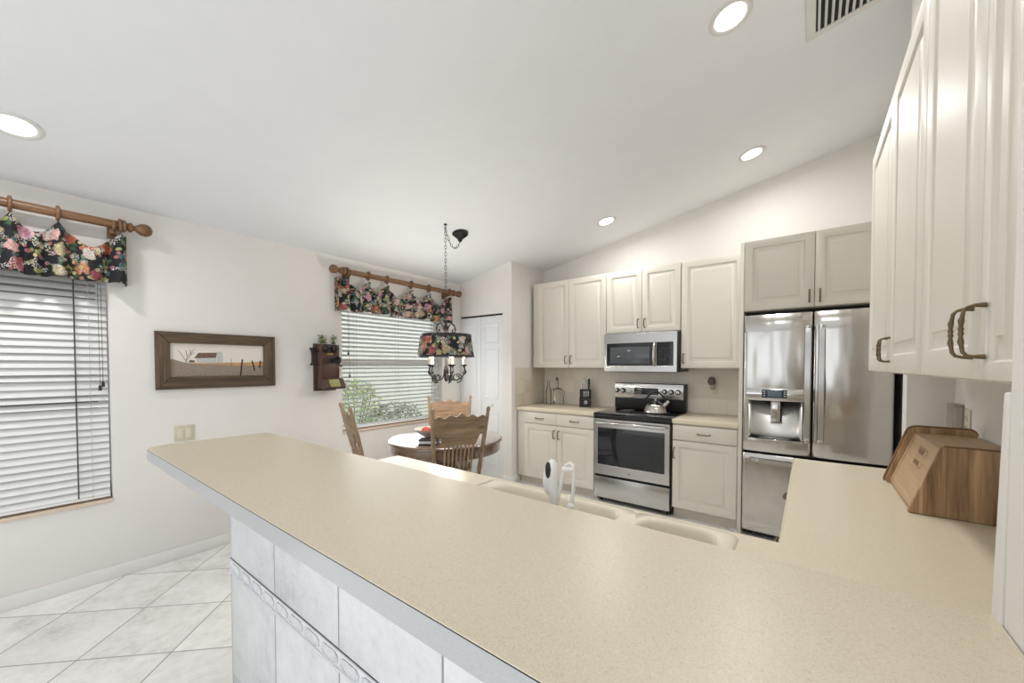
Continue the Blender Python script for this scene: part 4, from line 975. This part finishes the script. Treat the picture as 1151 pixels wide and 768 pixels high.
def face(pts, mi, k):
    # positions as fractions of the picture opening
    f = bm.faces.new([bm.verts.new((xa + 0.0003 * k, iy0 + u * (iy1 - iy0), iz0 + v * (iz1 - iz0))) for u, v in pts]); f.material_index = mi
face([(-.005, -.01), (1.005, -.01), (1.005, 1.01), (-.005, 1.01)], 0, 0)
face([(0, .36), (.2, .41), (.5, .43), (.75, .43), (1, .47), (1, .0), (0, .0)], 2, 1)
face([(0, 0), (1, 0), (1, .34), (.7, .33), (.45, .37), (.22, .385), (.12, .44), (.03, .52), (0, .52)], 1, 2)
face([(.255, .405), (.46, .42), (.46, .60), (.255, .575)], 3, 2); face([(.465, .42), (.53, .42), (.53, .73), (.515, .77), (.475, .77), (.465, .73)], 3, 2)
face([(.23, .56), (.455, .58), (.468, .74), (.275, .725)], 4, 3); face([(.175, .425), (.24, .43), (.235, .50), (.185, .50)], 4, 3)
for a, b, c_, d in ((.715, .0, .74, .54), (.885, .16, .855, .50), (.945, .26, .955, .5)): face([(a, b), (a + .018, b), (c_ + .018, d), (c_, d)], 5, 3)
for pts in ([(.145, .38), (.16, .6), (.15, .8)], [(.155, .5), (.2, .66), (.23, .75)], [(.15, .45), (.11, .66), (.07, .8)], [(.2, .66), (.19, .82)], [(.16, .6), (.24, .86)], [(.62, .3), (.62, .55)]):
    for p, q in zip(pts[:-1], pts[1:]): face([p, (p[0] + .006, p[1]), (q[0] + .004, q[1]), q], 5, 2)
for f in bm.faces: f.normal_update()
for f in bm.faces:
    if f.normal.x < 0: f.normal_flip()
me = bpy.data.meshes.new('artwork'); bmesh.ops.transform(bm, matrix=root_inv(pc), verts=bm.verts); bm.to_mesh(me); bm.free()
for x in AM: me.materials.append(x)
aw = bpy.data.objects.new('artwork', me); C.objects.link(aw); aw.parent = pc

# ------------------------------------------------------------------ antique wall telephone with sprigs on top
ph = thing('wall_telephone', 'antique dark wooden wall telephone with twin bells beside the dining window', 'telephone', (XA, 1.825, 1.165))
bm = NB(); box(bm, XA + 0.001, XA + 0.02, 1.72, 1.93, 1.165, 1.60, 0.004); obj('back_board', bm, M['phonewood'], ph)
bm = NB(); box(bm, XA + 0.02, -3.50, 1.738, 1.912, 1.19, 1.592, 0.006); obj('case', bm, M['phonewood'], ph)
for y in (1.785, 1.868):
    bm = NB(); RX = Matrix.Rotation(PI / 2, 4, 'Y'); lathe(bm, [(0.037, 0.004), (0.038, 0.01), (0.033, 0.022), (0.022, 0.032), (0.008, 0.036), (0.007, 0.042), (0.001, 0.044)], (-3.50, y, 1.555), 20, RX); obj('bell', bm, M['iron'], ph)
bm = NB(); lathe(bm, [(0.03, 0.0), (0.03, 0.006), (0.014, 0.012), (0.014, 0.04), (0.02, 0.05), (0.024, 0.062), (0.036, 0.09), (0.037, 0.094), (0.028, 0.09), (0.012, 0.07)], (-3.50, 1.842, 1.447), 20, Matrix.Rotation(PI / 2, 4, 'Y')); obj('mouthpiece', bm, M['iron'], ph)
bm = NB(); box(bm, -3.4995, -3.497, 1.795, 1.85, 1.497, 1.511, 0.001); obj('name_plate', bm, M['brass'], ph)
bm = NB(); prism(bm, [(0, 0.0), (0.07, 0.0), (0.082, 0.018), (0.034, 0.092), (0.0, 0.10)], lambda x, z: (-3.499 + x, 1.735, 1.185 + z), lambda x, z: (-3.499 + x, 1.93, 1.185 + z)); sf = obj('writing_shelf', bm, M['phonewood'], ph, bevel=0.004)
bm = NB(); prism(bm, [(0.038, 0.086), (0.0785, 0.0235), (0.0815, 0.0255), (0.041, 0.088)], lambda x, z: (-3.499 + x, 1.785, 1.185 + z), lambda x, z: (-3.499 + x, 1.88, 1.185 + z)); obj('instruction_plate', bm, M['greenplate'], sf)
bm = NB(); lathe(bm, [(0.020, 0), (0.021, 0.012), (0.011, 0.03), (0.0095, 0.08), (0.012, 0.12), (0.024, 0.15), (0.025, 0.16)], (-3.545, 1.685, 1.40), 16); rc = obj('receiver', bm, M['iron'], ph)
bm = NB(); tube(bm, [(-3.545, 1.738, 1.53), (-3.545, 1.70, 1.53), (-3.53, 1.685, 1.535)], 0.005, 8); tube(bm, [(-3.545, 1.738, 1.41), (-3.545, 1.70, 1.40)], 0.004, 8); obj('cradle_hook', bm, M['iron'], ph)
bm = NB(); tube(bm, [(-3.55, 1.912, 1.44), (-3.55, 1.935, 1.44), (-3.55, 1.938, 1.43), (-3.55, 1.938, 1.40), (-3.55, 1.95, 1.398), (-3.55, 1.965, 1.398)], [.006, .006, .006, .006, .008, .008], 8); obj('crank', bm, M['iron'], ph)
def sprig(label, y, seed, n):
    t = thing('leafy_sprig', label, 'plant', (-3.545, y, 1.6005), 0, 'sprigs on the telephone'); rnd = random.Random(seed); bm = NB()
    lathe(bm, [(0.016, 0.0), (0.02, 0.012), (0.012, 0.014)], n=12); obj('base_clump', bm, plain('moss_base', (92, 98, 62), 0.9, var=0.3, scale=80), t, local=True)
    bm = NB()
    for k in range(n):
        a = rnd.uniform(0, 2 * PI); h = rnd.uniform(0.012, 0.072); r = rnd.uniform(0.002, 0.030)
        p = Vector((r * math.cos(a), r * math.sin(a) * 1.2, h)); R = Matrix.Rotation(rnd.uniform(0, 6.3), 3, 'Z') @ Matrix.Rotation(rnd.uniform(-1, 1), 3, 'X'); l = rnd.uniform(0.016, 0.028)
        v = [bm.verts.new(p + R @ Vector(q)) for q in ((0, 0, 0), (l * .32, l * .5, .002), (0, l, 0), (-l * .32, l * .5, .002))]; bm.faces.new(v)
    obj('leaves', bm, M['leaf'], t, local=True)
    bm = NB()
    for k in range(5): a = k * 1.26; tube(bm, [(0.004 * math.cos(a), 0.004 * math.sin(a), 0.01), (0.016 * math.cos(a), 0.018 * math.sin(a), 0.06)], 0.0012, 5)
    obj('stems', bm, M['leaf'], t, local=True)
sprig('larger pale green leafy sprig on top of the wall telephone, left end', 1.775, 3, 110)
sprig('smaller pale green leafy sprig on top of the wall telephone, right end', 1.878, 5, 60)

# ------------------------------------------------------------------ switches and outlets
sw = thing('light_switch', 'almond double rocker light switch on the left wall above the bar end', 'light switch', (XA, 0.79, 0.905))
bm = NB(); box(bm, XA + 0.0005, XA + 0.007, 0.732, 0.848, 0.85, 0.965, 0.003); obj('wall_plate', bm, M['switch'], sw)
for y in (0.767, 0.813):
    bm = NB(); box(bm, XA + 0.0065, XA + 0.010, y - 0.0165, y + 0.0165, 0.874, 0.94, 0.0015); obj('rocker', bm, M['rocker'], sw)
def outlet(label, M4, name='power_outlet'):
    t = thing(name, label, 'outlet', M4[0], M4[1], 'power outlets')
    bm = NB(); box(bm, -0.035, 0.035, -0.006, -0.0005, -0.057, 0.057, 0.002); obj('wall_plate', bm, M['rocker'], t, local=True)
    for z in (-0.02, 0.02):
        bm = NB(); lathe(bm, [(0.016, 0), (0.016, 0.002), (0.014, 0.003)], (0, -0.006, z), 20, Matrix.Rotation(PI / 2, 4, 'X'))
        for x in (-0.006, 0.006): box(bm, x - 0.001, x + 0.001, -0.0095, -0.0088, z - 0.002, z + 0.008, mi=1)
        obj('receptacle', bm, [M['rocker'], M['gasket']], t, local=True)
    return t
outlet('almond power outlet on the back wall between range and refrigerator', ((-0.76, YB - 0.0085, 1.175), 0))
outlet('almond power outlet on the right kitchen wall behind the bread box', ((XC, 2.395, 1.165), -PI / 2))
af = thing('air_freshener', 'small round smoky plug-in air freshener on the back wall outlet right of the range', 'air freshener', (-0.762, YB - 0.02, 1.2))
bm = NB(); ball(bm, (-0.768, YB - 0.06, 1.245), 0.036, 0.022, 0.044); obj('bulb_cover', bm, M['greydark'], af)
bm = NB(); box(bm, -0.779, -0.745, YB - 0.058, YB - 0.0185, 1.165, 1.23, 0.006); obj('plug_body', bm, M['grey'], af)
ad = thing('plug_adapter', 'grey rectangular plug-in box in the outlet behind the bread box', 'plug adapter', (XC - 0.02, 2.49, 1.16))
bm = NB(); box(bm, XC - 0.035, XC - 0.0005, 2.45, 2.535, 1.09, 1.235, 0.005); obj('case', bm, M['grey'], ad)
bm = NB(); box(bm, XC - 0.031, XC - 0.006, 2.4485, 2.4505, 1.10, 1.22, 0.001); obj('front_label', bm, plain('pale_grey_face', (186, 182, 176), 0.4), ad)

# ------------------------------------------------------------------ things on the worktops
def bottle(label, prof, x, y, square=None, cork=False):
    t = thing('glass_bottle', label, 'bottle', (x, y, 0.9145), 0, 'clear bottles on the worktop')
    bm = NB()
    if square:
        L = []
        for r, z in prof:
            if z <= square: L.append([(px, py, z) for px, py in rrect(0, 0, 2 * r, 2 * r, 0.012, 4)])
            else: L.append([(r * math.cos(PI / 2 * (k // 5 + (k % 5) / 4)), r * math.sin(PI / 2 * (k // 5 + (k % 5) / 4)), z) for k in range(20)])
        loops(bm, L, True, False)
    else: lathe(bm, prof, n=24, cap1=False)
    obj('glass', bm, M['bottle'], t, local=True)
    if cork:
        bm = NB(); z = prof[-1][1]; lathe(bm, [(0.009, -0.02), (0.011, 0.0), (0.014, 0.002), (0.014, 0.018), (0.01, 0.022)], (0, 0, z), 14); obj('stopper', bm, M['woodshade'], t, local=True)
bottle('tall slim round clear glass bottle on the worktop, left of the square one', [(0.034, 0), (0.036, 0.004), (0.036, 0.15), (0.03, 0.185), (0.016, 0.22), (0.0135, 0.28), (0.0155, 0.282), (0.0155, 0.292)], -2.64, 4.215)
bottle('square clear glass bottle with long neck and brown stopper on the worktop', [(0.052, 0), (0.056, 0.005), (0.056, 0.178), (0.048, 0.192), (0.02, 0.205), (0.016, 0.30), (0.018, 0.302), (0.018, 0.312)], -2.51, 4.205, square=0.195, cork=True)
bottle('small clear glass bottle on the worktop, right of the square one', [(0.026, 0), (0.028, 0.004), (0.028, 0.10), (0.022, 0.12), (0.013, 0.14), (0.012, 0.17), (0.014, 0.172)], -2.405, 4.235)
kb = thing('knife_block', 'black knife block with round silver emblem on the worktop beside the range', 'knife block', (-2.10, 4.17, 0.9145), 0.42)
bm = NB(); prism(bm, [(-0.07, 0), (0.06, 0), (0.06, 0.205), (0.0, 0.205), (0.0, 0.12), (-0.07, 0.105)], lambda y, z: (-0.066, y, z), lambda y, z: (0.066, y, z)); obj('block', bm, M['blackplastic'], kb, local=True, bevel=0.003)
bm = NB(); lathe(bm, [(0.02, 0), (0.02, 0.0015), (0.014, 0.002)], (0.008, -0.0702, 0.055), 20, Matrix.Rotation(PI / 2, 4, 'X')); em = obj('emblem', bm, M['handle'], kb, local=True)
bm = NB(); ball(bm, (0.008, -0.0725, 0.058), 0.006, 0.0012, 0.007); box(bm, 0.005, 0.011, -0.073, -0.072, 0.042, 0.055); obj('emblem_mark', bm, M['black'], em, local=True)
KM = ROOT[kb.name]
def knife(label, x, y, z, l, mt, lean=0.0, r=0.0085, grp='knives in the block'):
    p = KM @ Vector((x, y, z)); t = thing('knife', label, 'knife', p, 0.42, grp)
    bm = NB(); tube(bm, [(0, 0, 0.002), (0, lean * .2, l * .2), (0, lean * .5, l * .55), (0, lean, l * .92), (0, lean, l)], [r, r * .9, r * 1.05, r * 1.1, r * .6], 10); h = obj('handle', bm, mt, t, local=True)
    bm = NB(); box(bm, -0.001, 0.001, -r * .9, r * .9, -0.09, 0.002); obj('blade', bm, M['steel2'], t, local=True)
knife('steel-handled knife at the left of the back row of the knife block', -0.043, 0.03, 0.206, 0.10, M['handle'])
knife('steel-handled knife with dark butt, tallest in the back row of the knife block', -0.018, 0.035, 0.206, 0.135, M['handle'], r=0.0095)
knife('steel-handled knife in the middle of the back row of the knife block', 0.012, 0.03, 0.206, 0.10, M['handle'])
knife('black-handled knife at the right of the back row of the knife block', 0.04, 0.035, 0.206, 0.125, M['blackplastic'], r=0.011)
for k in range(4): knife('small steel-handled steak knife in the front row of the knife block', -0.018 + k * 0.018, -0.025, 0.117, 0.07, M['handle'], r=0.005, grp='steak knives in the block')

kt = thing('kettle', 'stainless steel dome kettle with black arched handle on the cooktop', 'kettle', (-1.225, 3.97, 0.9177))
bm = NB(); prof = [(0.095, 0), (0.108, 0.004), (0.112, 0.014), (0.108, 0.03), (0.099, 0.055), (0.083, 0.082), (0.062, 0.102), (0.042, 0.113), (0.040, 0.116)]
n = 96; L = []
for r, z in prof: L.append([((r + (0.0016 * math.cos(24 * 2 * PI * i / n) if 0.01 < z < 0.11 else 0)) * math.cos(2 * PI * i / n), (r + (0.0016 * math.cos(24 * 2 * PI * i / n) if 0.01 < z < 0.11 else 0)) * math.sin(2 * PI * i / n), z) for i in range(n)])
loops(bm, L, True, True); obj('body', bm, M['steel2'], kt, local=True, smooth=60)
bm = NB(); lathe(bm, [(0.041, 0.1162), (0.034, 0.123), (0.012, 0.127), (0.008, 0.133), (0.012, 0.14), (0.011, 0.148), (0.003, 0.152)], n=24); obj('lid', bm, M['steel2'], kt, local=True)
c45, s45 = math.cos(0.35), math.sin(0.35)
bm = NB(); tube(bm, [(0.075 * c45, 0.075 * s45, 0.075), (0.105 * c45, 0.105 * s45, 0.105), (0.117 * c45, 0.117 * s45, 0.12), (0.123 * c45, 0.123 * s45, 0.128)], [0.026, 0.021, 0.018, 0.0185], 14); sp_ = obj('spout', bm, M['steel2'], kt, local=True)
bm = NB(); P = []
for k in range(17):
    a = PI * (0.86 - 0.80 * k / 16); P.append((0.092 * math.cos(a) * c45, 0.092 * math.cos(a) * s45, 0.10 + 0.115 * math.sin(a)))
P = P + [(0.083 * c45, 0.083 * s45, 0.085)]
tube(bm, P, [0.008, 0.011, 0.0125, 0.0125, 0.0125, 0.0125, 0.012, 0.0115, 0.0105, 0.0095, 0.0085, 0.0075, 0.007, 0.0065, 0.006, 0.006, 0.006, 0.006], 12); obj('handle', bm, M['blackplastic'], kt, local=True)

# ------------------------------------------------------------------ bread box
bb = thing('bread_box', 'oak bread box with slanted lid at the right end of the counter', 'bread box', (0.385, 2.01, 0.9145))
BY0, BY1 = 1.805, 2.235
def side_poly(g, r):
    base = [(0.265 - g, 0.915), (0.338 - g * 0.9, 1.139 + g), (0.505, 1.139 + g), (0.512, 0.915)]
    out = []; n = len(base)
    for i in range(n):
        p = Vector(base[i]); a = Vector(base[i - 1]) - p; b = Vector(base[(i + 1) % n]) - p; rr = r if i < 3 else 0.004
        a.normalize(); b.normalize()
        p0 = p + a * rr; p1 = p + b * rr
        for k in range(5): t = k / 4; out.append(tuple(p0 * (1 - t) ** 2 + p * 2 * t * (1 - t) + p1 * t * t))
    return out
for ya, yb_, g_, r_ in ((BY0, BY0 + 0.016, 0.003, 0.008), (BY1 - 0.016, BY1, 0.014, 0.022)):
    bm = NB(); prism(bm, side_poly(g_, r_), lambda x, z: (x, ya, z), lambda x, z: (x, yb_, z)); obj('side_panel', bm, M['breadoak'], bb, bevel=0.003)
    if r_ < 0.02: continue
    bm = NB(); P = side_poly(0.0165, 0.024); cy = (ya + yb_) / 2
    tube(bm, [(x, cy, max(z, 0.9205)) for x, z in P][2:15], 0.0045, 8); obj('edge_trim', bm, M['breadrim'], bb)
bm = NB(); prism(bm, [(0.272, 0.93), (0.340, 1.128), (0.350, 1.128), (0.284, 0.93)], lambda x, z: (x, BY0 + 0.0165, z), lambda x, z: (x, BY1 - 0.0165, z)); ld = obj('lid', bm, M['breadlid'], bb)
fn = Vector((-0.9457, 0, 0.325)); ft = Vector((0.325, 0, 0.9457))
for k, yy in enumerate((2.0, 2.0)):
    bm = NB(); base = Vector((0.272, 0, 0.93)) + ft * (0.168 - 0.042 * k)
    L = []
    for s, d in ((1.0, 0.0008), (0.94, 0.0045), (0.72, 0.0045), (0.62, 0.0015)):
        L.append([tuple(base + fn * d + ft * (q * s) + Vector((0, yy + p * s, 0))) for p, q in rrect(0, 0, 0.13, 0.026, 0.010, 4)])
    loops(bm, L, False, True); obj('finger_grip', bm, M['breadlid'], ld)
    bm = NB(); loops(bm, [[tuple(base + fn * 0.0022 + ft * (q * 0.64) + Vector((0, yy + p * 0.72, 0))) for p, q in rrect(0, 0, 0.13, 0.026, 0.010, 4)]], False, True); obj('grip_shade', bm, M['breadrim'], ld)  # dark patch painting the shade of a cut slot
for ya in (BY0 + 0.017, BY1 - 0.045):
    bm = NB(); prism(bm, [(0.2705, 0.93), (0.3385, 1.128), (0.3405, 1.1281), (0.2725, 0.93)], lambda x, z: (x, ya, z), lambda x, z: (x, ya + 0.028, z)); obj('stile', bm, M['breadlid'], ld)
bm = NB(); tube(bm, [(0.342, BY0 + 0.002, 1.1425), (0.506, BY0 + 0.002, 1.1425)], 0.003, 8); obj('edge_trim', bm, M['breadrim'], bb)
bm = NB(); box(bm, 0.344, 0.507, BY0 + 0.0165, BY1 - 0.0165, 1.118, 1.13, 0.002); obj('top_panel', bm, M['breadlid'], bb)
bm = NB(); box(bm, 0.498, 0.507, BY0 + 0.0165, BY1 - 0.0165, 0.93, 1.117); box(bm, 0.272, 0.498, BY0 + 0.0165, BY1 - 0.0165, 0.917, 0.929); obj('back_panel', bm, M['breadoak'], bb)

# ------------------------------------------------------------------ recessed ceiling lights and the vent
def can(label, x, y, power):
    z = zc(x); t = thing('recessed_light', label, 'ceiling light', (x, y, z), 0, 'recessed lights in the sloped ceiling', rot=(0, TILT, 0))
    bm = NB(); loops(bm, [[(r * math.cos(2 * PI * i / 40), r * math.sin(2 * PI * i / 40), d) for i in range(40)] for r, d in ((0.098, -0.0005), (0.097, -0.005), (0.088, -0.008), (0.074, -0.006), (0.070, -0.0025))]); obj('trim_ring', bm, M['vent'], t, local=True)
    bm = NB(); lathe(bm, [(0.071, -0.0015), (0.066, -0.004), (0.04, -0.0065), (0.003, -0.007)], n=32); obj('lens', bm, M['lens'], t, local=True)
    l = bpy.data.lights.new('can_lamp', 'AREA'); l.shape = 'DISK'; l.size = 0.13; l.energy = power; l.color = (1.0, 0.985, 0.965); l.spread = math.radians(172)
    o = bpy.data.objects.new('can_lamp', l); C.objects.link(o); o.parent = t; o.location = (0, 0, -0.012)
CP = 7.5
can('large lit recessed light in the ceiling at the photo top, left of the vent', -0.335, 2.20, CP * 1.6)
can('lit recessed light in the ceiling above the refrigerator', -0.395, 3.685, CP)
can('lit recessed light in the ceiling above the microwave', -1.64, 3.70, CP)
can('lit recessed light in the ceiling at the photo left edge, above the large window', -3.06, 0.05, CP)
vt = thing('ceiling_vent', 'white louvred air vent in the ceiling at the photo top right', 'air vent', (0.15, 2.50, zc(0.15)), 0, None, rot=(0, TILT, 0))
bm = NB(); fr_ = [(-0.195, -0.205, 0.195, 0.20), (-0.153, -0.165, 0.153, 0.16)]
cells(bm, [-0.195, -0.155, 0.155, 0.195], [-0.205, -0.165, 0.165, 0.205], lambda i, j: not (i == 1 and j == 1), lambda x, y: (x, y, -0.0005), lambda x, y: (x, y, -0.009)); obj('vent_frame', bm, M['vent'], vt, local=True, bevel=0.003)
bm = NB(); box(bm, -0.155, 0.155, -0.165, 0.165, -0.0015, -0.0005); obj('duct_shade', bm, M['ventdark'], vt, local=True)  # dark sheet standing for the shade inside the duct
for k in range(11):
    x = -0.14 + k * 0.028; bm = NB(); prism(bm, [(x - 0.006, -0.0016), (x - 0.0035, -0.0016), (x + 0.004, -0.0095), (x + 0.0015, -0.0095)], lambda a, d: (a, -0.165, d), lambda a, d: (a, 0.165, d)); obj('slat', bm, M['vent'], vt, local=True)
